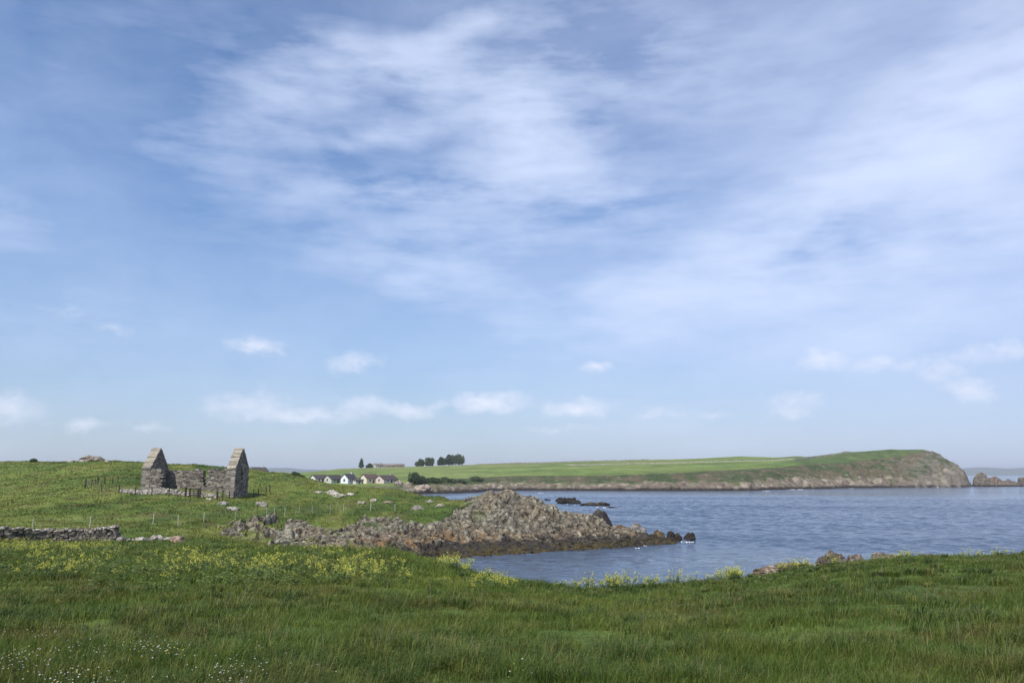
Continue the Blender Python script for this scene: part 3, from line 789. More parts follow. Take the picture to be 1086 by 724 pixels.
# ------------------------------------------------------------------ fences
def fence(name, posts, label, cat, colr, h, r, struts=(), wires=(.35, .65, .92), closed=False):
    p0 = G(*posts[0][:2]); e_ = empty(name, p0); tag(e_, label, cat)
    tops = []
    for n_, ps in enumerate(posts):
        p = G(ps[0], ps[1]); hh = (ps[2] if len(ps) > 2 else h) * random.uniform(.92, 1.08)
        rr = ps[3] if len(ps) > 3 else r
        mb = MB(); lean = Vector((random.uniform(-.05, .05), random.uniform(-.05, .05), 0))
        f = random.uniform(.8, 1.2)
        mb.tube([p - p0 - Vector((0, 0, .3)), p - p0 + lean + Vector((0, 0, hh))], rr, rr * .92, 7, tuple(v * f for v in colr))
        o = mb.build('post', M_wood, e_); tops.append((p - p0, lean, hh))
    for a, b, hh in struts:
        pa = G(*a); pb = G(*b)
        mb = MB(); mb.tube([pa - p0 + Vector((0, 0, hh)), pb - p0 - Vector((0, 0, .1))], .06, .06, 6, colr); mb.build('strut', M_wood, e_)
    for w in wires:
        for a, b in zip(tops[:-1], tops[1:]):
            if (a[0] - b[0]).length > 9: continue
        mb = MB()
        for a, b in zip(tops[:-1], tops[1:]):
            if (a[0] - b[0]).length > 12: continue
            A = a[0] + a[1] * w + Vector((0, 0, a[2] * w)); B = b[0] + b[1] * w + Vector((0, 0, b[2] * w)); m_ = (A + B) / 2 - Vector((0, 0, .03))
            mb.tube([A, m_, B], .006, .006, 4, (.2, .2, .2))
        if mb.v: mb.build('wire', M_wire, e_)
    return e_
DW = (.05, .042, .034)
fence('post_and_wire_fence', [(125, 117.5), (119, 116.5), (111, 115.5), (103.5, 114.5), (97, 112.5), (90, 110.5, 1.25, .11), (107.5, 106), (126, 104.5), (143, 104), (161, 103.5), (179, 103.3), (197, 103, 1.15, .13)],
      'dark wire fence on the hill side of the chapel, up to the little gate', 'fence', DW, 1.0, .07, struts=[((90, 110.5), (94, 109), .8), ((196, 103), (186.5, 102.8), .85)])
fence('post_and_wire_fence', [(211.5, 103, 1.2, .15), (230, 103, 1.2, .13), (236, 103.6), (243, 104.5), (248, 105.2), (259.5, 107.5), (269, 110), (274, 112), (282, 115), (286, 117)],
      'dark wire fence from the little gate round the chapel\'s far end', 'fence', DW, 1.05, .075, struts=[((212, 103), (217.5, 102.6), .85), ((230, 103), (221.5, 102.8), .85), ((230.5, 103), (233.5, 102.5), .8)])
gt = empty('field_gate', G(201, 103)); tag(gt, 'small dark wooden gate between stout posts before the chapel', 'gate')
p1 = G(201, 103) - Vector(gt.location); p2 = G(209.6, 103) - Vector(gt.location)
for p in (p1, p2):
    mb = MB(); mb.tube([p - Vector((0, 0, .3)), p + Vector((0, 0, 1.15))], .13, .12, 8, DW); mb.build('gate_post', M_wood, gt)
du = p2 - p1
for hh in (.25, .5, .75, .98):
    mb = MB(); mb.box(p1 + du * .12 + Vector((0, -.03, hh)), du * .76, (0, .04, 0), (0, 0, .1), DW); mb.build('rail', M_wood, gt)
mb = MB(); mb.box(p1 + du * .46 + Vector((0, -.07, .2)), du * .07, (0, .038, 0), (0, 0, .9), DW); mb.build('brace', M_wood, gt)
PW = (.34, .33, .25)
fence('shore_fence', [(34, 72), (95, 73), (162, 76), (189, 78), (216, 83), (250, 88), (283, 93.5), (291, 93.5), (302, 94.5), (317, 96), (331, 97.5), (350, 99.5, 1.3), (364, 102), (393, 104, 1.2), (419, 106)],
      'line of thin pale posts with wire across the green slope above the rocks', 'fence', PW, 1.0, .05)

# ------------------------------------------------------------------ buildings
def cottage(name, px_, d, w, l, wallh, roofh, rz, wallc, roofc, label, cat='cottage', chimney=True, porch=None, loc=None):
    p = loc or GF(px_, d)
    e_ = empty(name, p, rz); tag(e_, label, cat)
    # local: gable faces -y, length along +y, width along x
    mb = MB()
    vs = [(-w / 2, 0, -.6), (w / 2, 0, -.6), (w / 2, 0, wallh), (0, 0, wallh + roofh), (-w / 2, 0, wallh),
          (-w / 2, l, -.6), (w / 2, l, -.6), (w / 2, l, wallh), (0, l, wallh + roofh), (-w / 2, l, wallh)]
    mb.add(vs, [(0, 1, 2, 4), (6, 5, 9, 7), (1, 6, 7, 2), (5, 0, 4, 9)], [(4, 2, 3), (7, 9, 8)], wallc)
    mb.build('wall', M_plaster, e_)
    mb = MB(); t = .16; ov = .3
    for s_ in (-1, 1):
        a = Vector((s_ * (w / 2 + ov), -ov, wallh - ov * roofh / (w / 2) + .02)); b = Vector((0, -ov, wallh + roofh + .02))
        vs = [a, b, b + Vector((0, l + 2 * ov, 0)), a + Vector((0, l + 2 * ov, 0))]
        vs += [v + Vector((0, 0, t)) for v in vs]
        mb.add(vs, [(0, 1, 2, 3), (7, 6, 5, 4), (0, 4, 5, 1), (1, 5, 6, 2), (2, 6, 7, 3), (3, 7, 4, 0)], (), roofc)
    ro = mb.build('roof', M_slate, e_)
    if chimney:
        mb = MB(); mb.box((-.35, l * .78, wallh + roofh * .6), (.7, 0, 0), (0, .8, 0), (0, 0, roofh * .4 + .9), tuple(v * .8 for v in wallc)); mb.build('chimney', M_plaster, ro)
    def win(o, ax, n, ww, hh):
        o = Vector(o); ax = Vector(ax); n = Vector(n)
        mb = MB(); mb.box(o - ax * (ww / 2 + .08) + n * .003, ax * (ww + .16), n * .05, (0, 0, hh + .16), (.7, .7, .68)); f = mb.build('window', M_plaster, e_)
        mb = MB(); mb.box(o - ax * (ww / 2) + n * .05 + Vector((0, 0, .08)), ax * ww, n * .012, (0, 0, hh), (.03, .035, .045)); mb.build('pane', M_glass, f)
    win((0, 0, .9), (1, 0, 0), (0, -1, 0), 1.0, 1.2)
    for s_ in (-1, 1):
        win((s_ * w / 2, l * .28, .9), (0, 1, 0), (s_, 0, 0), .9, 1.1); win((s_ * w / 2, l * .78, .9), (0, 1, 0), (s_, 0, 0), .9, 1.1)
        if s_ == 1:
            mb = MB(); mb.box((w / 2 + .003, l * .5, 0), (.05, 0, 0), (0, .95, 0), (0, 0, 2.0), (.12, .07, .05)); mb.build('door', M_wood, e_)
    return e_
SL = (.065, .055, .055)
cottage('cottage', 331.5, 398, 4.8, 7.5, 2.2, 1.7, R(-38), (.66, .64, .57), SL, 'white cottage farthest from the dark bush, first in the row of five', chimney=False)
cottage('cottage', 347, 399, 6.0, 7.5, 2.0, 1.9, R(-36), (.46, .46, .4), (.05, .045, .045), 'grey-cream cottage with a broad dark-edged gable, second in the row', chimney=False)
cottage('cottage', 365, 397, 4.4, 7.0, 2.5, 2.1, R(-25), (.7, .71, .72), (.05, .048, .055), 'bright bluish-white tall cottage in the middle of the row')
cottage('cottage', 385, 398, 5.2, 8.0, 2.5, 1.9, R(-40), (.66, .6, .44), (.09, .06, .055), 'cream-yellow cottage with reddish roof, fourth in the row', chimney=False)
cottage('cottage', 402, 399, 6.8, 9.5, 1.9, 2.0, R(-38), (.56, .47, .42), (.06, .048, .046), 'pinkish cottage at the bush end of the row')
cottage('shed', 375.5, 396, 2.6, 3.4, 1.7, .8, R(-50), (.62, .6, .58), SL, 'little pale lean shed between the white and the yellow cottage', 'shed', False)
cottage('cottage', 266, 404, 5.5, 8, 2.6, 1.9, R(-40), (.8, .8, .76), SL, 'white cottage peeping over the hill crest just right of the chapel')
# farm on the far hill
cottage('farmhouse', 397, 792, 6, 9, 2.3, 1.7, R(-55), (.5, .48, .44), (.14, .12, .10), 'low farmhouse with a pale gable on the far hilltop', 'farmhouse')
cottage('barn', 408.5, 796, 7, 14, 1.7, 1.6, R(-68), (.3, .26, .22), (.19, .165, .14), 'long low brown-roofed barn in the middle of the hilltop farm', 'barn', False)
cottage('barn', 420, 796, 6, 8, 1.5, 1.4, R(-72), (.26, .2, .17), (.16, .12, .1), 'short reddish barn at the tree end of the hilltop farm', 'barn', False)

# ------------------------------------------------------------------ trees and bushes
def tree(name, p, h, lobes, cards, card, pal, label, cat, trunk=True, group=None, seed=1):
    """lobes: (x,y,z,rx,ry,rz) in metres above base"""
    rg = np.random.default_rng(seed)
    e_ = empty(name, p); tag(e_, label, cat, group)
    L_ = np.array(lobes, float); vol = L_[:, 3] * L_[:, 4] * L_[:, 5]
    pick = rg.choice(len(L_), cards, p=vol / vol.sum())
    dv = rg.normal(size=(cards, 3)); dv /= np.linalg.norm(dv, axis=1)[:, None]
    rad = rg.uniform(.35, 1.0, cards) ** .5
    c = L_[pick, :3] + dv * rad[:, None] * L_[pick, 3:]
    n = fbm(c[:, 0] / (h * .13) + seed, c[:, 2] / (h * .13) + c[:, 1] / (h * .17), 2, seed)
    keep = (n > -.28 + rg.normal(0, .12, len(n))) & (c[:, 2] > .02 * h); c = c[keep]; n = n[keep]; m = len(c)
    a = rg.normal(size=(m, 3)); a /= np.linalg.norm(a, axis=1)[:, None]
    b = np.cross(a, rg.normal(size=(m, 3))); b /= np.linalg.norm(b, axis=1)[:, None]
    s_ = card * rg.uniform(.6, 1.3, m)[:, None]
    V = np.stack([c - a * s_, c + b * s_ * .6, c + a * s_, c - b * s_ * .6], 1).reshape(-1, 3)
    q = np.arange(4 * m).reshape(-1, 4)
    c[:, 0] += .22 * c[:, 2] * (h > 7); c[:, 2] -= .06 * np.abs(c[:, 0]) * (h > 7)
    pal = np.array(pal); t = np.clip(.5 + .6 * n + rg.normal(0, .2, m), 0, 1)
    cc = pal[0] * (1 - t)[:, None] + pal[1] * t[:, None]
    cr = np_mesh('crown' if trunk else 'foliage', V, q, np.repeat(cc, 4, 0), M_leaf, e_)
    mb = MB()
    if trunk:
        mb.tube([(0, 0, -.5), (.1, 0, h * .3), (0, .1, h * .62)], h * .035, h * .014, 7, (.1, .08, .06))
        for l in lobes[:5]: mb.tube([(0, 0, h * .28), (l[0] * .5, l[1] * .5, l[2] * .75), (l[0], l[1], l[2])], h * .016, h * .006, 5, (.1, .08, .06))
    else:
        for l in lobes[:5]: mb.tube([(0, 0, -.2), (l[0] * .6, l[1] * .6, l[2] * .5), (l[0], l[1], l[2])], h * .025, h * .01, 5, (.09, .07, .05))
    mb.build('trunk' if trunk else 'stem', M_bark, e_)
    return e_
DG = ((.04, .062, .03), (.095, .14, .055)); MG = ((.055, .085, .036), (.14, .18, .07))
def lob(w, h, lo, n, seed):
    r_ = random.Random(seed); out = []
    for k in range(n):
        t = (k + .5) / n * 2 - 1
        k_ = r_.uniform(.55, 1.0)
        out.append((t * w * .38, r_.uniform(-.2, .2) * w, lo + (h - lo) * .5 * k_, w * r_.uniform(.14, .26), w * .2, (h - lo) * .5 * k_))
    out.append((r_.uniform(-.1, .1) * w, 0, lo + (h - lo) * .62, w * .27, w * .27, (h - lo) * .36))
    out.append((0, 0, lo + (h - lo) * .32, w * .4, w * .3, (h - lo) * .26))
    return out
for (px_, w, h, sd, pal, lab) in (
    (445, 9.5, 8.2, 1, MG, 'leafy round tree at the farm end of the hilltop tree line'),
    (455, 10.5, 9.2, 2, MG, 'pale green spreading tree, partner of the farm-end round tree'),
    (467.5, 8, 9.5, 3, DG, 'smaller dark tree leaning into the tallest hilltop clump'),
    (476, 12, 11.8, 4, DG, 'dark broad tree in the middle of the tallest hilltop clump'),
    (487, 12.5, 12.0, 5, MG, 'tall rounded green tree at the seaward end of the hilltop clump')):
    p = GF(px_, 832 if px_ > 460 else 828)
    tree('broadleaf_tree', p, h, lob(w, h, h * .04, 6, sd), 3600, .6, pal, lab, 'tree', True, None, sd)
p = GF(383, 790); tree('conifer_tree', p, 9, [(0, 0, 2.2, 2.7, 2.7, 1.8), (0, 0, 4.2, 2.3, 2.3, 2.0), (.2, 0, 6.5, 1.7, 1.7, 2.0), (0, 0, 8.2, .9, .9, 1.3)], 1800, .5, DG, 'dark conifer standing left of the hilltop farm', 'tree', True, None, 12)
for (px_, d, w, h, sd, pal, lab) in (
    (392, 788, 9, 4.6, 21, DG, 'low dark bush between the conifer and the hilltop farmhouse'),
    (440, 404, 8, 6.0, 22, DG, 'largest dark bush past the end of the cottage row'),
    (449, 408, 7, 4.2, 23, MG, 'lower bush joined to the seaward side of the largest bush'),
    (460, 420, 9, 3.2, 24, DG, 'hedge-like bush behind the pinkish sea rocks'),
    (473, 432, 10, 3.0, 25, MG, 'long low bush above the near end of the inlet'),
    (487, 445, 9, 3.2, 26, DG, 'low dark bush above the middle of the inlet'),
    (506, 478, 9, 3.4, 27, MG, 'green bush on the bank above the far end of the inlet'),
    (312, 150, 2.2, 1.2, 31, DG, 'small dark bush on the near green crest left of the cottages'),
    (316, 430, 7, 3.6, 32, DG, 'dark bush on the skyline just left of the first cottage'),
    (35, 164, 1.6, .8, 33, DG, 'tiny dark bush on the skyline of the hill at far left')):
    p = GF(px_, d) if d > 200 else G(px_, d)
    tree('bush', p, h, lob(w, h, 0, 4, sd), 1800, .42 if d > 200 else .12, pal, lab, 'bush', False, None, sd)

# field walls on the headland
def field_wall(pts, label, h=1.1, col=(.34, .31, .25)):
    e_ = None; mb = MB(); dense = []
    for (a, d), (b, e) in zip(pts[:-1], pts[1:]):
        n = max(2, int(abs(b - a) / 1.6))
        dense += [(a + (b - a) * k / n, d + (e - d) * k / n) for k in range(n)]
    ps = [GF(a, d) for a, d in dense]; org = ps[0].copy()
    for a, b in zip(ps[:-1], ps[1:]):
        du = b - a; hh = h * random.uniform(.75, 1.2); fk = random.uniform(.8, 1.15)
        mb.box(a - org - Vector((0, 0, .4)), du * 1.0, (0, .6, 0), (0, 0, hh + .4), tuple(v * fk for v in col), .05)
    o = mb.build('field_wall', M_stone); o.location = org; tag(o, label, 'wall'); return o
field_wall([(843, 620), (858, 640), (872, 655), (894, 668), (905, 672)], 'pale field wall slanting up the green top of the headland', 1.2)
field_wall([(600, 720), (660, 716), (720, 712), (790, 706), (845, 690)], 'thin pale field wall running across the bright far fields', .9)
field_wall([(505, 832), (560, 838), (620, 842), (690, 845)], 'stone wall along the far skyline right of the hilltop trees', .9, (.26, .24, .2))

# ------------------------------------------------------------------ foam
V, q3, C_ = [], [], []
mb = MB()
def foam(px_, py_, w, hpx):
    d, xx = water_at(px_, py_); wm = w * d / F; dm = max(.5, hpx * d * d / (EYE * F) * .5)
    for k in range(9):
        cx = xx + random.uniform(-wm, wm) * .6; cy = d + random.uniform(-dm, dm) * .6; rr = random.uniform(.1, .42) * wm * .5; n = 11
        ring = []
        for j in range(n):
            a = 2 * math.pi * j / n; f = random.uniform(.5, 1.1)
            ring.append((cx + math.cos(a) * rr * f, cy + math.sin(a) * min(rr, dm) * f, .02))
        top = (cx, cy, .05 + .08 * random.random() + .015 * wm)
        mb.add(ring + [top], (), [(j, (j + 1) % n, n) for j in range(n)], (.6, .63, .66))
for a in ((600, 534.8, 4, .6), (612, 535.4, 6, .8), (724, 574.5, 4, .7), (705, 576, 4, .6), (655, 579.6, 4, .5), (616, 535.6, 5, 1.0), (634, 537.6, 4, .8), (642, 538.2, 6, .8), (586, 531, 4, .7), (573, 522.5, 4, .5), (652, 558.3, 4.5, 2), (689, 567.2, 3, 1), (731, 574.8, 7, 1.1), (676, 581.3, 4, .8), (684, 578.8, 3, .8), (675, 573.6, 3, .6),
          (838, 518.9, 8, .7), (850, 519, 7, .5), (813, 520.5, 4, .5), (993, 516.6, 5, .5), (903, 517.8, 3, .3)): foam(*a)
o = mb.build('sea_foam', M_foam, None, True); tag(o, 'white foam breaking round the shore rocks', 'foam', kind='stuff')

# ------------------------------------------------------------------ grass blades (stuff)
def blades(name, n, r0, r1, a0, a1, hfun, wpx, seed, mat, colfun, cond=None, bend=.5, power=1.0):
    rg = np.random.default_rng(seed)
    az = np.radians(rg.uniform(a0, a1, n)); r = np.exp(math.log(r0) + (math.log(r1) - math.log(r0)) * rg.uniform(0, 1, n) ** power)
    x = r * np.sin(az); y = r * np.cos(az)
    if cond is not None:
        k = cond(x, y, rg); x, y, r = x[k], y[k], r[k]
    z = near_h(x, y) - .03
    n = len(x)
    h = hfun(x, y, rg); w = np.maximum(.0035, wpx * r / 900) * rg.uniform(.6, 1.3, n)
    th = rg.uniform(0, 2 * np.pi, n); lean = rg.uniform(.15, bend, n) * h
    wind = np.array([.35, .1])
    lx = np.cos(th) * lean + wind[0] * h * .4; ly = np.sin(th) * lean + wind[1] * h * .4
    ph = rg.uniform(0, 2 * np.pi, n); wx = np.cos(ph) * w * .5; wy = np.sin(ph) * w * .5
    V = np.empty((n, 5, 3))
    V[:, 0] = np.stack([x - wx, y - wy, z], -1); V[:, 1] = np.stack([x + wx, y + wy, z], -1)
    mx, my, mz = x + lx * .35, y + ly * .35, z + h * .6
    V[:, 2] = np.stack([mx - wx * .75, my - wy * .75, mz], -1); V[:, 3] = np.stack([mx + wx * .75, my + wy * .75, mz], -1)
    V[:, 4] = np.stack([x + lx, y + ly, z + h * (1 - .12 * rg.random(n))], -1)
    b = np.arange(n) * 5
    q = np.stack([b, b + 1, b + 3, b + 2], -1); t = np.stack([b + 2, b + 3, b + 4], -1)
    c = colfun(x, y, rg)
    return np_mesh(name, V.reshape(-1, 3), [q, t], np.repeat(c, 5, 0), mat)

def hum(x, y): return np.clip(.5 + 1.0 * fbm(x / 2.2, y / 2.2, 2, 121), 0, 1.2)
def fg_h(x, y, rg):
    r = np.hypot(x, y); px = pxeq(x, y)
    return (.055 + .10 * hum(x, y) + .07 * np.clip(fbm(x / .6, y / .6, 2, 122) + .2, 0, 1) + .10 * sstep(16, 30, r) * sstep(800, 500, px)) * rg.uniform(.6, 1.35, len(x))
def fg_c(x, y, rg):
    c = turf_colour(x, y) * 1.15
    t = rg.random(len(x)); nn = fbm(x / 1.1, y / 1.1, 2, 131)
    c = mixc(c, G_lite * 1.15, np.clip((t - .6) * 1.4 + .8 * nn + .5 * fbm(x / .5, y / .5, 1, 132), 0, .85))
    c = mixc(c, G_straw, ((t > .93 - .1 * np.clip(nn, 0, 1)) * .8))
    c = mixc(c, (.13, .105, .045), np.clip(1.6 * fbm(x / 3.5, y / 2.2, 3, 133) - .1, 0, .6) * sstep(26, 12, np.hypot(x, y)))
    c = c * (1 - .14 * sstep(560, 800, pxeq(x, y)))[:, None]
    return c * np.array((1.06, 1.08, .72)) * rg.uniform(.7, 1.25, len(x))[:, None]
def fg_cond(x, y, rg):
    z = near_base(x, y); return (z > 3.2) | ((pxeq(x, y) < 330) & (z > 2.4))
o = blades('grass', 420000, 4.0, 60, -38, 38, fg_h, .62, 5, M_grass, fg_c, fg_cond, .75, .85)
tag(o, 'long green meadow grass covering the foreground bank', 'grass', kind='stuff')
for a0_, a1_ in ((38, 64), (-64, -38)):
    o = blades('grass', 45000, 3.5, 40, a0_, a1_, fg_h, .8, 90 + a1_, M_grass, fg_c, fg_cond, .75, .85)
    tag(o, 'meadow grass on the bank beyond the edge of the view', 'grass', kind='stuff')
def mid_c(x, y, rg):
    c = turf_colour(x, y) * np.array((1.32, 1.2, 1.0)); t = rg.random(len(x))  # yellower tone; the added brightness stands in for sunlit grass
    c = mixc(c, G_yel, np.clip((t - .75) * 2, 0, .6)); return c * rg.uniform(.75, 1.3, len(x))[:, None]
def mid_cond(x, y, rg):
    inside = (x > cx0 - .1) & (x < cx1 + .1) & (y > cy0 - .3) & (y < cy1 + .1)
    return (near_base(x, y) > 2.6) & (rock_mask(x, y) < .15) & ~inside
o = blades('grass', 170000, 60, 200, -38, 1, lambda x, y, rg: (.1 + .14 * hum(x, y)) * rg.uniform(.6, 1.4, len(x)), .75, 6, M_grass, mid_c, mid_cond, .6, 1.0)
tag(o, 'short green turf on the hill around the chapel', 'grass', kind='stuff')
# tussocks: arching clumps that break the sward
def tussocks(n, seed):
    rg = np.random.default_rng(seed); m = 54
    az = np.radians(rg.uniform(-37, 37, n * 3)); r = np.exp(rg.uniform(math.log(5.5), math.log(48), n * 3))
    x0 = r * np.sin(az); y0 = r * np.cos(az)
    k = (near_base(x0, y0) > 4.0) & (rg.random(len(x0)) < np.clip(.4 + 1.3 * fbm(x0 / 3.2, y0 / 3.2, 2, 161), .04, 1)); x0, y0 = x0[k][:n], y0[k][:n]; n = len(x0)
    R_ = rg.uniform(.05, .2, n)[:, None]; a = rg.uniform(0, 2 * np.pi, (n, m)); q_ = np.sqrt(rg.random((n, m)))
    x = x0[:, None] + np.cos(a) * q_ * R_; y = y0[:, None] + np.sin(a) * q_ * R_
    z = near_h(x.ravel(), y.ravel()).reshape(n, m) - .02
    h = rg.uniform(.12, .27, n)[:, None] * rg.uniform(.6, 1.1, (n, m)); ln = h * (.25 + .75 * q_)
    rr = np.hypot(x, y); w = np.maximum(.0035, .6 * rr / 900) * rg.uniform(.6, 1.2, (n, m))
    dx, dy = np.cos(a) * ln + .12 * h, np.sin(a) * ln
    wx, wy = -np.sin(a) * w * .5, np.cos(a) * w * .5
    P0 = np.stack([x - wx, y - wy, z], -1); P1 = np.stack([x + wx, y + wy, z], -1)
    mx, my, mz = x + dx * .4, y + dy * .4, z + h * .75
    P2 = np.stack([mx - wx * .8, my - wy * .8, mz], -1); P3 = np.stack([mx + wx * .8, my + wy * .8, mz], -1)
    P4 = np.stack([x + dx, y + dy, z + h * (1 - .35 * q_)], -1)
    V = np.stack([P0, P1, P2, P3, P4], 2).reshape(-1, 3); b = np.arange(n * m) * 5
    tone = rg.random((n, 1))
    pal = np.array([(.055, .09, .018), (.095, .13, .022), (.13, .142, .03), (.065, .105, .02)])[rg.integers(0, 4, n)]
    c = pal[:, None, :] * rg.uniform(.7, 1.35, (n, m))[..., None]
    c = np.where((rg.random((n, m)) < .06)[..., None], np.array((.19, .16, .07)), c)
    o = np_mesh('tussock_grass', V, [np.stack([b, b + 1, b + 3, b + 2], -1), np.stack([b + 2, b + 3, b + 4], -1)], np.repeat(c.reshape(-1, 3), 5, 0), M_grass)
    tag(o, 'arching tufts of coarser grass dotted through the foreground', 'grass', kind='stuff')
tussocks(1900, 31)
# pale seeding stalks
def st_cond(x, y, rg): return (near_base(x, y) > 4) & (rg.random(len(x)) < np.clip(.25 + 1.1 * fbm(x / 3, y / 3, 2, 141), .03, 1))
o = blades('seeding_grass', 3600, 6, 40, -36, 36, lambda x, y, rg: rg.uniform(.22, .42, len(x)), .32, 7, M_grass,
           lambda x, y, rg: np.array((.26, .23, .13)) * rg.uniform(.7, 1.2, len(x))[:, None], st_cond, .45)
tag(o, 'thin straw-coloured seeding stalks standing out of the meadow', 'grass', kind='stuff')

# leafy weeds (ground cover): small leaf quads on short stems
def weeds(name, n, r0, r1, cond, hmax, leaf, seed, label):
    rg = np.random.default_rng(seed)
    az = np.radians(rg.uniform(-36, 30, n * 3)); r = np.exp(rg.uniform(math.log(r0), math.log(r1), n * 3))
    x = r * np.sin(az); y = r * np.cos(az); k = cond(x, y, rg); x, y = x[k][:n], y[k][:n]
    z = near_h(x, y); m = 16; n = len(x)
    hh = hmax * rg.uniform(.5, 1.1, n) * (.6 + .6 * hum(x, y))
    t = rg.uniform(.15, 1, (n, m)); a = rg.uniform(0, 2 * np.pi, (n, m)); sp = .25 * hmax * rg.uniform(.2, 1, (n, m)) * (1.25 - t)
    cx = x[:, None] + np.cos(a) * sp; cy = y[:, None] + np.sin(a) * sp; cz = z[:, None] + t * hh[:, None]
    L_ = leaf * rg.uniform(.6, 1.4, (n, m)); droop = rg.uniform(-.5, .6, (n, m))
    ux, uy, uz = np.cos(a) * L_, np.sin(a) * L_, droop * L_
    px_, py_ = -np.sin(a) * L_ * .38, np.cos(a) * L_ * .38
    V = np.stack([np.stack([cx, cy, cz], -1), np.stack([cx + ux * .5 + px_, cy + uy * .5 + py_, cz + uz * .6 + .1 * L_], -1),
                  np.stack([cx + ux, cy + uy, cz + uz], -1), np.stack([cx + ux * .5 - px_, cy + uy * .5 - py_, cz + uz * .6 + .1 * L_], -1)], 2).reshape(-1, 3)
    q = np.arange(len(V)).reshape(-1, 4)
    tone = rg.random((n, 1)) * .6 + rg.random((n, m)) * .4
    tone = tone + .45 * (sstep(330, 120, pxeq(x, y)) * sstep(36, 46, np.hypot(x, y)))[:, None]
    c = np.array((.05, .088, .025)) * (1 - tone[..., None]) + np.array((.17, .21, .06)) * tone[..., None]
    # thin stems
    b = len(V)
    S0 = np.stack([x - .008, y, z], -1); S1 = np.stack([x + .008, y, z], -1); S2 = np.stack([x, y, z + hh], -1)
    V2 = np.stack([S0, S1, S2], 1).reshape(-1, 3); tq = b + np.arange(len(V2)).reshape(-1, 3)
    cs = np.zeros((len(V2), 3)) + np.array((.09, .12, .04))
    o = np_mesh(name, np.concatenate([V, V2]), [q, tq], np.concatenate([np.repeat(c.reshape(-1, 3), 4, 0), cs]), M_leaf)
    tag(o, label, 'weeds', kind='stuff')
def wc(x, y, rg):
    px = pxeq(x, y); r = np.hypot(x, y)
    dens = np.clip(.12 + 1.7 * fbm(x / 2.4, y / 2.4, 3, 151), 0, 1) * sstep(470, 300, px) * sstep(17, 26, r) * (near_base(x, y) > 3.0) * sstep(64, 60, r)
    return rg.random(len(x)) < dens
weeds('leafy_weeds', 5600, 16, 62, wc, .46, .075, 8, 'thick leafy green weeds on the bank in front of the dry stone wall')
def wc2(x, y, rg):
    px = pxeq(x, y); r = np.hypot(x, y); z = near_base(x, y)
    return (rg.random(len(x)) < .5 * sstep(440, 520, px) * sstep(21, 28, r)) & (z > 4.2) & (rg.random(len(x)) < np.clip(.3 + fbm(x / 3, y / 3, 2, 152), 0, 1))
weeds('leafy_weeds', 1100, 20, 45, wc2, .3, .08, 9, 'green leafy weeds along the lip of the bank above the water')

# small white and yellow meadow flowers
mb = MB()
def daisy(p, r_, col):
    t = Vector((random.uniform(-.5, .5), random.uniform(-.9, .1), 1)).normalized(); a = t.orthogonal().normalized(); b = t.cross(a); n = 7
    ring = [p + (a * math.cos(6.283 * k / n) + b * math.sin(6.283 * k / n)) * r_ * random.uniform(.75, 1.1) for k in range(n)]
    mb.add(ring + [p + t * r_ * .25], (), [(k, (k + 1) % n, n) for k in range(n)], col)
    mb.add([p + Vector((-.002, 0, 0)), p + Vector((.002, 0, 0)), p + Vector((0, 0, -.16))], (), [(0, 1, 2)], (.07, .1, .03))
cl = [(20, 705, 30, 12), (95, 690, 40, 8), (150, 686, 30, 6), (170, 690, 22, 4), (70, 722, 25, 6), (100, 721, 30, 5), (240, 712, 12, 8), (245, 722, 20, 5), (40, 672, 40, 4), (280, 705, 30, 12), (330, 715, 40, 10), (200, 720, 40, 8), (15, 700, 14, 6), (540, 715, 25, 10), (640, 560 + 130, 60, 20)]
for n_ in range(430):
    c_ = random.choices(cl, [4, 6, 7, 5, 4, 6, 5, 3, 3, 2, 1.5, 2, 4, 1, .6])[0]
    px_ = random.gauss(c_[0], c_[2] * .7); py_ = random.gauss(c_[1], c_[3] * .7)
    if py_ < 660: continue
    d = 1.45 / -slope(py_)
    for _ in range(4):
        zz_ = gz(xat(px_, d, 7.2), d); d = max(4, (EYE - zz_ - .13) / -slope(py_))
    p = Vector((xat(px_, d, zz_), d, zz_ + random.uniform(.1, .2)))
    yel = random.random() < (.35 if abs(py_ - 690) < 6 else .14)
    daisy(p, random.uniform(.004, .0075), (.45, .38, .08) if yel else (.42, .41, .36))
o = mb.build('meadow_daisies', M_petal); tag(o, 'scattered tiny white and yellow daisies in the near grass', 'daisies', kind='stuff')

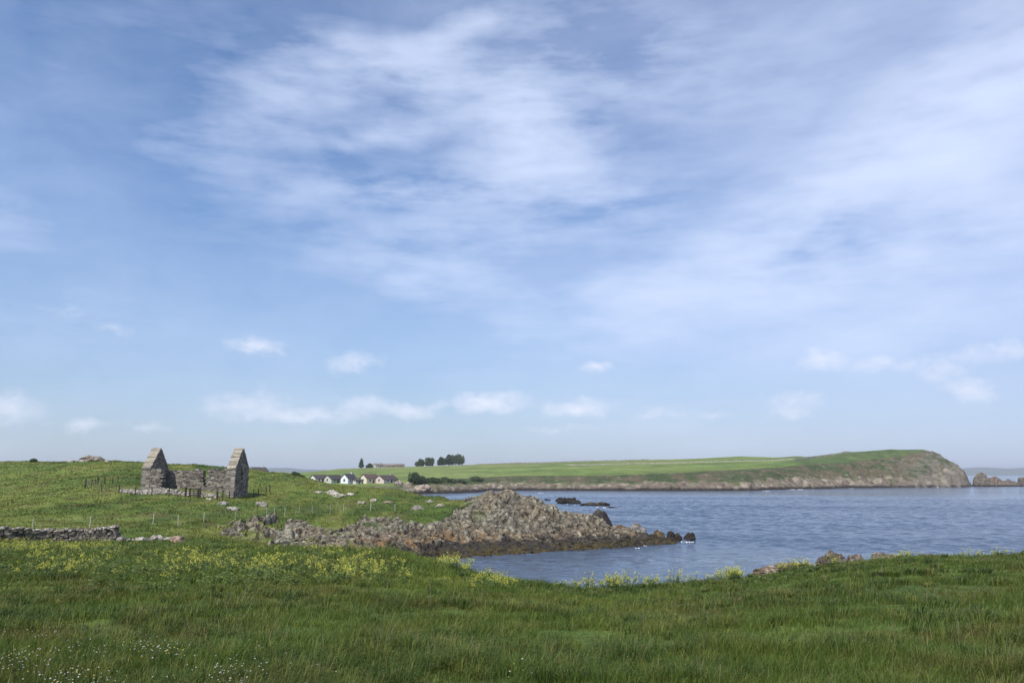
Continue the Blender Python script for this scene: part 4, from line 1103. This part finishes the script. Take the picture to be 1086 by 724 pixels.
# ------------------------------------------------------------------ wild mustard plants
def mustard(seed, h, dense):
    r_ = random.Random(seed)
    e_ = empty('wild_mustard_plant', (0, 0, 0))
    st = MB(); lf = MB(); fl = MB()
    gcol = (.10, .15, .045)
    tips = []
    for k in range(dense):
        a = r_.uniform(0, 6.28); b0 = Vector((math.cos(a), math.sin(a), 0)) * r_.uniform(0, .16)
        sp = r_.uniform(.05, .32); hh = h * r_.uniform(.6, 1.05)
        m1 = b0 + Vector((math.cos(a) * sp * .4, math.sin(a) * sp * .4, hh * .55)); t1 = b0 + Vector((math.cos(a) * sp, math.sin(a) * sp, hh))
        st.tube([b0 - Vector((0, 0, .05)), m1, t1], .009, .004, 4, gcol); tips.append(t1)
        for j in range(2):
            a2 = a + r_.uniform(-1.6, 1.6); s2 = m1 + Vector((math.cos(a2) * .14, math.sin(a2) * .14, hh * r_.uniform(.22, .42)))
            st.tube([m1, s2], .005, .003, 3, gcol); tips.append(s2)
        for j in range(9):
            t = r_.uniform(.05, .8); c = b0.lerp(t1, t); a3 = r_.uniform(0, 6.28); L_ = r_.uniform(.08, .2) * (1.2 - t)
            u = Vector((math.cos(a3), math.sin(a3), r_.uniform(-.3, .5))) * L_; s_ = Vector((-math.sin(a3), math.cos(a3), 0)) * L_ * .35
            f = r_.uniform(.7, 1.3)
            lf.add([c, c + u * .5 + s_, c + u, c + u * .5 - s_], [(0, 1, 2, 3)], (), (.075 * f, .12 * f, .032 * f))
    for t in tips:
        for j in range(r_.randint(5, 10)):
            c = t + Vector((r_.gauss(0, .028), r_.gauss(0, .028), r_.gauss(0, .04)))
            n = Vector((r_.gauss(0, 1), r_.gauss(0, 1) - .3, r_.gauss(.6, .6))).normalized(); a = n.orthogonal().normalized(); b = n.cross(a); rr = r_.uniform(.011, .021)
            f = r_.uniform(.85, 1.1)
            fl.add([c + a * rr, c + b * rr, c - a * rr, c - b * rr], [(0, 1, 2, 3)], (), (.6 * f, .58 * f, .11))
    st.build('stem', M_leaf, e_); lf.build('foliage', M_leaf, e_); fl.build('blossom', M_petal, e_)
    return e_
protos = [mustard(1, .62, 5), mustard(2, .75, 7), mustard(3, .5, 4), mustard(4, .85, 8)]
used = [False] * 4
GROUP = 'wild mustard plants'
drifts = [  # centre px, depth, spread px, spread depth, count, label
    (55, 46, 62, 7, 62, 'wild mustard plant in the yellow-green drift right below the dry stone wall'),
    (70, 24, 55, 8, 20, 'scattered wild mustard plant low on the bank at the far left'),
    (215, 26, 48, 12, 32, 'wild mustard plant in the loose scatter between the wall end and the centre drift'),
    (285, 27, 28, 11, 22, 'wild mustard plant in the drift below the leftmost shore rocks'),
    (374, 26.5, 36, 9.5, 46, 'wild mustard plant in the brightest yellow drift, facing the orange-banded rocks'),
    (478, 34, 14, 2.5, 13, 'wild mustard plant in the clump at the corner where grass first meets water'),
    (520, 25, 30, 5, 15, 'wild mustard plant in the short drift just past the water corner clump'),
    (632, 28.6, 46, 1.0, 26, 'wild mustard plant in the drift on the lip of the bank below the spit tip'),
    (712, 30, 32, 1.0, 12, 'wild mustard plant in the thin gap between the two lip drifts'),
    (776, 31.0, 12, 1.0, 22, 'wild mustard plant in the dense bright clump before the cliff-edge boulders'),
    (845, 34, 26, .8, 14, 'wild mustard plant just in front of the cliff-edge boulders'),
    (950, 37.2, 26, 1.0, 13, 'wild mustard plant around the grass-capped cliff rock'),
    (1050, 39.5, 28, .9, 12, 'wild mustard plant in the pale yellow fringe at the far end of the cliff edge'),
]
for (cpx, cd, spx, sd_, cnt, lab) in drifts:
    for k in range(cnt):
        px_ = cpx + random.gauss(0, .62) * spx; d = cd + random.gauss(0, .6) * sd_
        d = d if d > 20 else 20 + random.random() * 8
        i_ = random.choices(range(4), [4, 3, 5, 2])[0]
        if not used[i_]: o = protos[i_]; used[i_] = True
        else: o = copy_tree(protos[i_])
        p = G(px_, d, .02); o.location = p
        s_ = random.uniform(.6, 1.05) * (.72 + .28 * min(1, max(0, (d - 19) / 10))) * (.8 if cpx > 600 else .92) * (.9 if cpx > 900 else 1)
        o.rotation_euler = (random.uniform(-.1, .1), random.uniform(-.1, .1), random.uniform(0, 6.28)); o.scale = (s_ * 1.15, s_ * 1.15, s_)
        tag(o, lab, 'wildflower', GROUP + ', ' + lab.split('plant ')[1])

# ------------------------------------------------------------------ haze box
bm = bmesh.new(); bmesh.ops.create_cube(bm, size=1)
me = bpy.data.meshes.new('haze'); bm.to_mesh(me); bm.free()
hz = bpy.data.objects.new('haze', me); COL.objects.link(hz)
hz.scale = (18600, 18600, 96); hz.location = (0, 0, 96 / 2 - 5.2)
tag(hz, kind='stuff'); hz['label'] = 'thin pale sea haze over the whole bay'; hz['category'] = 'haze'
m = bpy.data.materials.new('haze'); m.use_nodes = True; nt = m.node_tree; nt.nodes.clear()
out = nt.nodes.new('ShaderNodeOutputMaterial'); pv = nt.nodes.new('ShaderNodeVolumePrincipled')
pv.inputs['Color'].default_value = (.82, .88, .97, 1); pv.inputs['Density'].default_value = 1.1e-4; pv.inputs['Anisotropy'].default_value = .2
nt.links.new(pv.outputs[0], out.inputs['Volume']); me.materials.append(m)

# ------------------------------------------------------------------ light
SUN_EL, SUN_AZ = 55.0, 214.0      # azimuth clockwise from the view direction
sv = Vector((math.sin(R(SUN_AZ)) * math.cos(R(SUN_EL)), math.cos(R(SUN_AZ)) * math.cos(R(SUN_EL)), math.sin(R(SUN_EL))))
sl = bpy.data.lights.new('sun', 'SUN'); sl.energy = 4.0; sl.angle = R(.6); sl.color = (1, .95, .87)
so = bpy.data.objects.new('sun', sl); COL.objects.link(so); so.rotation_euler = (-sv).to_track_quat('-Z', 'Y').to_euler(); so.location = sv * 200

w = bpy.data.worlds.new('World'); sc.world = w; w.use_nodes = True
nt = w.node_tree; N = nt.nodes; L = nt.links
bg = N['Background']; bg.inputs['Strength'].default_value = .08
sky = N.new('ShaderNodeTexSky'); sky.sky_type = 'NISHITA'; sky.sun_disc = False
sky.sun_elevation = R(SUN_EL); sky.sun_rotation = R(SUN_AZ); sky.altitude = 0; sky.air_density = 1.0; sky.dust_density = .6; sky.ozone_density = 2.0
tc = N.new('ShaderNodeTexCoord')
def mth(op, a, b=None, c=None, clamp=False):
    n = N.new('ShaderNodeMath'); n.operation = op; n.use_clamp = clamp
    for i_, v in enumerate((a, b, c)):
        if v is None: continue
        if isinstance(v, (int, float)): n.inputs[i_].default_value = v
        else: L.new(v, n.inputs[i_])
    return n.outputs[0]
nrm = N.new('ShaderNodeVectorMath'); nrm.operation = 'NORMALIZE'; L.new(tc.outputs['Generated'], nrm.inputs[0])
sp = N.new('ShaderNodeSeparateXYZ'); L.new(nrm.outputs[0], sp.inputs[0])
AZ = mth('ARCTAN2', sp.outputs['X'], sp.outputs['Y']); EL = mth('ARCSINE', sp.outputs['Z'])
cb = N.new('ShaderNodeCombineXYZ'); L.new(AZ, cb.inputs[0]); L.new(EL, cb.inputs[1])
ang = cb.outputs[0]
def noise_tex(vec, scale, rot, detail, rough=.55, dist=0.0, off=(0, 0, 0)):
    mp = N.new('ShaderNodeMapping'); mp.inputs['Scale'].default_value = scale; mp.inputs['Rotation'].default_value = (0, 0, rot); mp.inputs['Location'].default_value = off
    L.new(vec, mp.inputs['Vector'])
    nz = N.new('ShaderNodeTexNoise'); nz.inputs['Scale'].default_value = 1; nz.inputs['Detail'].default_value = detail; nz.inputs['Roughness'].default_value = rough; nz.inputs['Distortion'].default_value = dist
    L.new(mp.outputs[0], nz.inputs['Vector']); return nz.outputs['Fac']
# warp for ragged blob borders
wz = N.new('ShaderNodeTexNoise'); wz.inputs['Scale'].default_value = 5; wz.inputs['Detail'].default_value = 5; L.new(ang, wz.inputs['Vector'])
ws = N.new('ShaderNodeVectorMath'); ws.operation = 'MULTIPLY_ADD'; ws.inputs[1].default_value = (.16, .09, 0); L.new(wz.outputs['Color'], ws.inputs[0])
wa = N.new('ShaderNodeVectorMath'); wa.operation = 'ADD'; wa.inputs[1].default_value = (-.08, -.045, 0); L.new(ang, wa.inputs[0]); L.new(wa.outputs[0], ws.inputs[2])
warped = ws.outputs[0]
wz2 = N.new('ShaderNodeTexNoise'); wz2.inputs['Scale'].default_value = 38; wz2.inputs['Detail'].default_value = 4; L.new(ang, wz2.inputs['Vector'])
ws2 = N.new('ShaderNodeVectorMath'); ws2.operation = 'MULTIPLY_ADD'; ws2.inputs[1].default_value = (.05, .024, 0); L.new(wz2.outputs['Color'], ws2.inputs[0])
wa2 = N.new('ShaderNodeVectorMath'); wa2.operation = 'ADD'; wa2.inputs[1].default_value = (-.025, -.012, 0); L.new(ang, wa2.inputs[0]); L.new(wa2.outputs[0], ws2.inputs[2])
warped2 = ws2.outputs[0]
def blobs(vec, lst):
    tot = None
    for (a, b, sx, sy, rot, wt) in lst:
        dv = dirof(a, b); az = math.atan2(dv.x, dv.y); el = math.asin(dv.z)
        mp = N.new('ShaderNodeMapping'); mp.vector_type = 'TEXTURE'
        mp.inputs['Location'].default_value = (az, el, 0); mp.inputs['Rotation'].default_value = (0, 0, R(rot)); mp.inputs['Scale'].default_value = (sx / F, sy / F, 1)
        L.new(vec, mp.inputs['Vector'])
        gr = N.new('ShaderNodeTexGradient'); gr.gradient_type = 'QUADRATIC_SPHERE'; gr.gradient_type = 'SPHERICAL'; L.new(mp.outputs[0], gr.inputs['Vector'])
        s_ = mth('SMOOTHSTEP', gr.outputs['Fac'], 0, 1) if False else gr.outputs['Fac']
        s_ = mth('MULTIPLY', s_, wt)
        tot = s_ if tot is None else mth('ADD', tot, s_)
    return tot
cir = blobs(warped, [
    (300, 90, 130, 60, 12, .9), (410, 65, 120, 50, -8, 1.1), (500, 105, 130, 50, -22, 1.2), (575, 130, 90, 60, -25, 1.3), (500, 25, 60, 30, 25, 1.0), (400, 140, 120, 28, 8, .9),
    (430, 200, 230, 34, 2, 1.1), (580, 200, 150, 60, -18, .9), (430, 250, 230, 50, -4, .8), (440, 300, 190, 40, -8, .8), (640, 50, 190, 80, -10, .8), (120, 40, 200, 60, 10, .3), (220, 150, 130, 50, 10, .5),
    (390, 150, 360, 210, 0, .36), (120, 180, 260, 260, 0, .22),
    (900, 200, 330, 80, 24, 1.25), (1040, 105, 220, 80, 20, 1.2), (780, 285, 300, 70, 16, 1.0), (1010, 258, 280, 46, 14, 1.3), (720, 60, 340, 130, 0, .6), (940, 225, 620, 280, 15, .9),
    (12, 235, 40, 45, 0, .9), (60, 330, 200, 40, 0, .5), (660, 205, 90, 40, 0, .5), (960, 345, 240, 36, 8, .8)])
st1 = noise_tex(ang, (5, 15, 1), R(-7), 8, .56)
st2 = noise_tex(ang, (2.4, 5.5, 1), R(-16), 5, .55, 0, (3, 1, 0))
st3 = noise_tex(ang, (14, 62, 1), R(-3), 6, .58, 0, (7, 2, 0))
tex = mth('ADD', mth('ADD', mth('MULTIPLY', st1, .5), mth('MULTIPLY', st2, .4)), mth('MULTIPLY', st3, .17))       # about .52 mean
# the seaward cloud is a smooth sheet, the middle one broken
brk = mth('MULTIPLY_ADD', AZ, -2.6, 2.0); brk = mth('MINIMUM', mth('MAXIMUM', brk, 1.25), 1.9)
cirA = mth('MULTIPLY', mth('MULTIPLY_ADD', mth('SUBTRACT', tex, .535), mth('MULTIPLY', brk, 2.6), .50), cir)
cirA = mth('MULTIPLY', mth('MAXIMUM', cirA, 0), .95)
cirA = mth('SUBTRACT', 1, mth('POWER', 2.718, mth('MULTIPLY', cirA, -1)))
cirA = mth('MULTIPLY', cirA, .92)
veil = mth('MULTIPLY', mth('MULTIPLY_ADD', noise_tex(warped, (3, 6, 1), R(-10), 6, .6, 0, (9, 4, 0)), 2.2, -.8, True), .34)
cirA = mth('MAXIMUM', cirA, veil)
cum = blobs(warped2, [
    (270, 367, 42, 13, 0, 1), (375, 385, 44, 17, 0, .8), (516, 426, 62, 17, 0, 1.2), (612, 433, 55, 15, 0, 1.15), (440, 435, 40, 13, 0, 1), (388, 428, 50, 16, 0, .9),
    (265, 430, 85, 26, 0, .75), (335, 442, 70, 12, 0, .8), (85, 451, 34, 10, 0, .9), (3, 432, 46, 26, 0, .9), (158, 452, 40, 10, 0, .6), (632, 388, 28, 10, 0, .9), (872, 380, 34, 15, 0, 1.0),
    (935, 386, 42, 13, 0, .8), (1035, 415, 34, 14, 0, .9), (1003, 392, 44, 24, 0, .7), (695, 439, 36, 10, 0, .7), (842, 424, 44, 18, 0, .7), (832, 440, 60, 10, 0, .6), (1065, 370, 50, 16, 0, .7), (120, 350, 60, 14, 0, .45), (60, 330, 50, 12, 0, .4), (590, 455, 90, 8, 0, .5), (752, 438, 40, 8, 0, .5)])
cumN = noise_tex(ang, (48, 95, 1), 0, 7, .64, .2)
cumA = mth('MULTIPLY', mth('MULTIPLY_ADD', cum, 2.6, mth('MULTIPLY_ADD', cumN, 2.9, -1.95)), .38, None, True)
cumA = mth('MULTIPLY', cumA, mth('MULTIPLY', cum, 2.2, None, True))
def mixrgb(fac, a, b):
    n = N.new('ShaderNodeMix'); n.data_type = 'RGBA'
    if isinstance(fac, float): n.inputs[0].default_value = fac
    else: L.new(fac, n.inputs[0])
    for v, s_ in ((a, n.inputs[6]), (b, n.inputs[7])):
        if isinstance(v, tuple): s_.default_value = v
        else: L.new(v, s_)
    return n.outputs[2]
CIRC = (7.0, 7.9, 10.1, 1); CUMC = (7.4, 7.9, 9.3, 1)
tint = N.new('ShaderNodeVectorMath'); tint.operation = 'MULTIPLY'; tint.inputs[1].default_value = (1.03, 1.18, 1.39); L.new(sky.outputs[0], tint.inputs[0])
# thin high haze: pale near the horizon, a soft lavender film towards the seaward side
film = mth('MULTIPLY', mth('MULTIPLY_ADD', EL, -3.0, 1.0, True), .6)
seaw = mth('MULTIPLY', mth('MULTIPLY_ADD', AZ, 1.15, .15, True), .5)
colr = mixrgb(film, tint.outputs[0], (3.6, 4.2, 5.75, 1))
colr = mixrgb(seaw, colr, (4.9, 5.7, 8.3, 1))
colr = mixrgb(cirA, colr, CIRC)
colr = mixrgb(cumA, colr, CUMC)
L.new(colr, bg.inputs['Color'])

# ------------------------------------------------------------------ camera, output
cam = bpy.data.cameras.new('camera'); co = bpy.data.objects.new('camera', cam); COL.objects.link(co)
cam.sensor_fit = 'HORIZONTAL'; cam.sensor_width = 36; cam.lens = 36 * F / 1086
cam.clip_start = .1; cam.clip_end = 30000
co.location = (0, 0, EYE); co.rotation_euler = (math.pi / 2 + PITCH, 0, 0)
sc.camera = co
sc.render.engine = 'CYCLES'
vs_ = sc.view_settings; vs_.view_transform = 'Standard'; vs_.look = 'None'; vs_.exposure = .5; vs_.gamma = 1; vs_.use_curve_mapping = False
cy = sc.cycles; cy.use_denoising = True; cy.denoising_input_passes = 'RGB_ALBEDO_NORMAL'; cy.denoising_prefilter = 'ACCURATE'; cy.sample_clamp_indirect = 3.0; cy.sample_clamp_direct = 12.0
try: cy.denoiser = 'OPENIMAGEDENOISE'
except Exception: pass
cy.max_bounces = 6; cy.diffuse_bounces = 2; cy.glossy_bounces = 2; cy.transmission_bounces = 3; cy.volume_bounces = 0; cy.transparent_max_bounces = 4
cy.caustics_reflective = False; cy.caustics_refractive = False
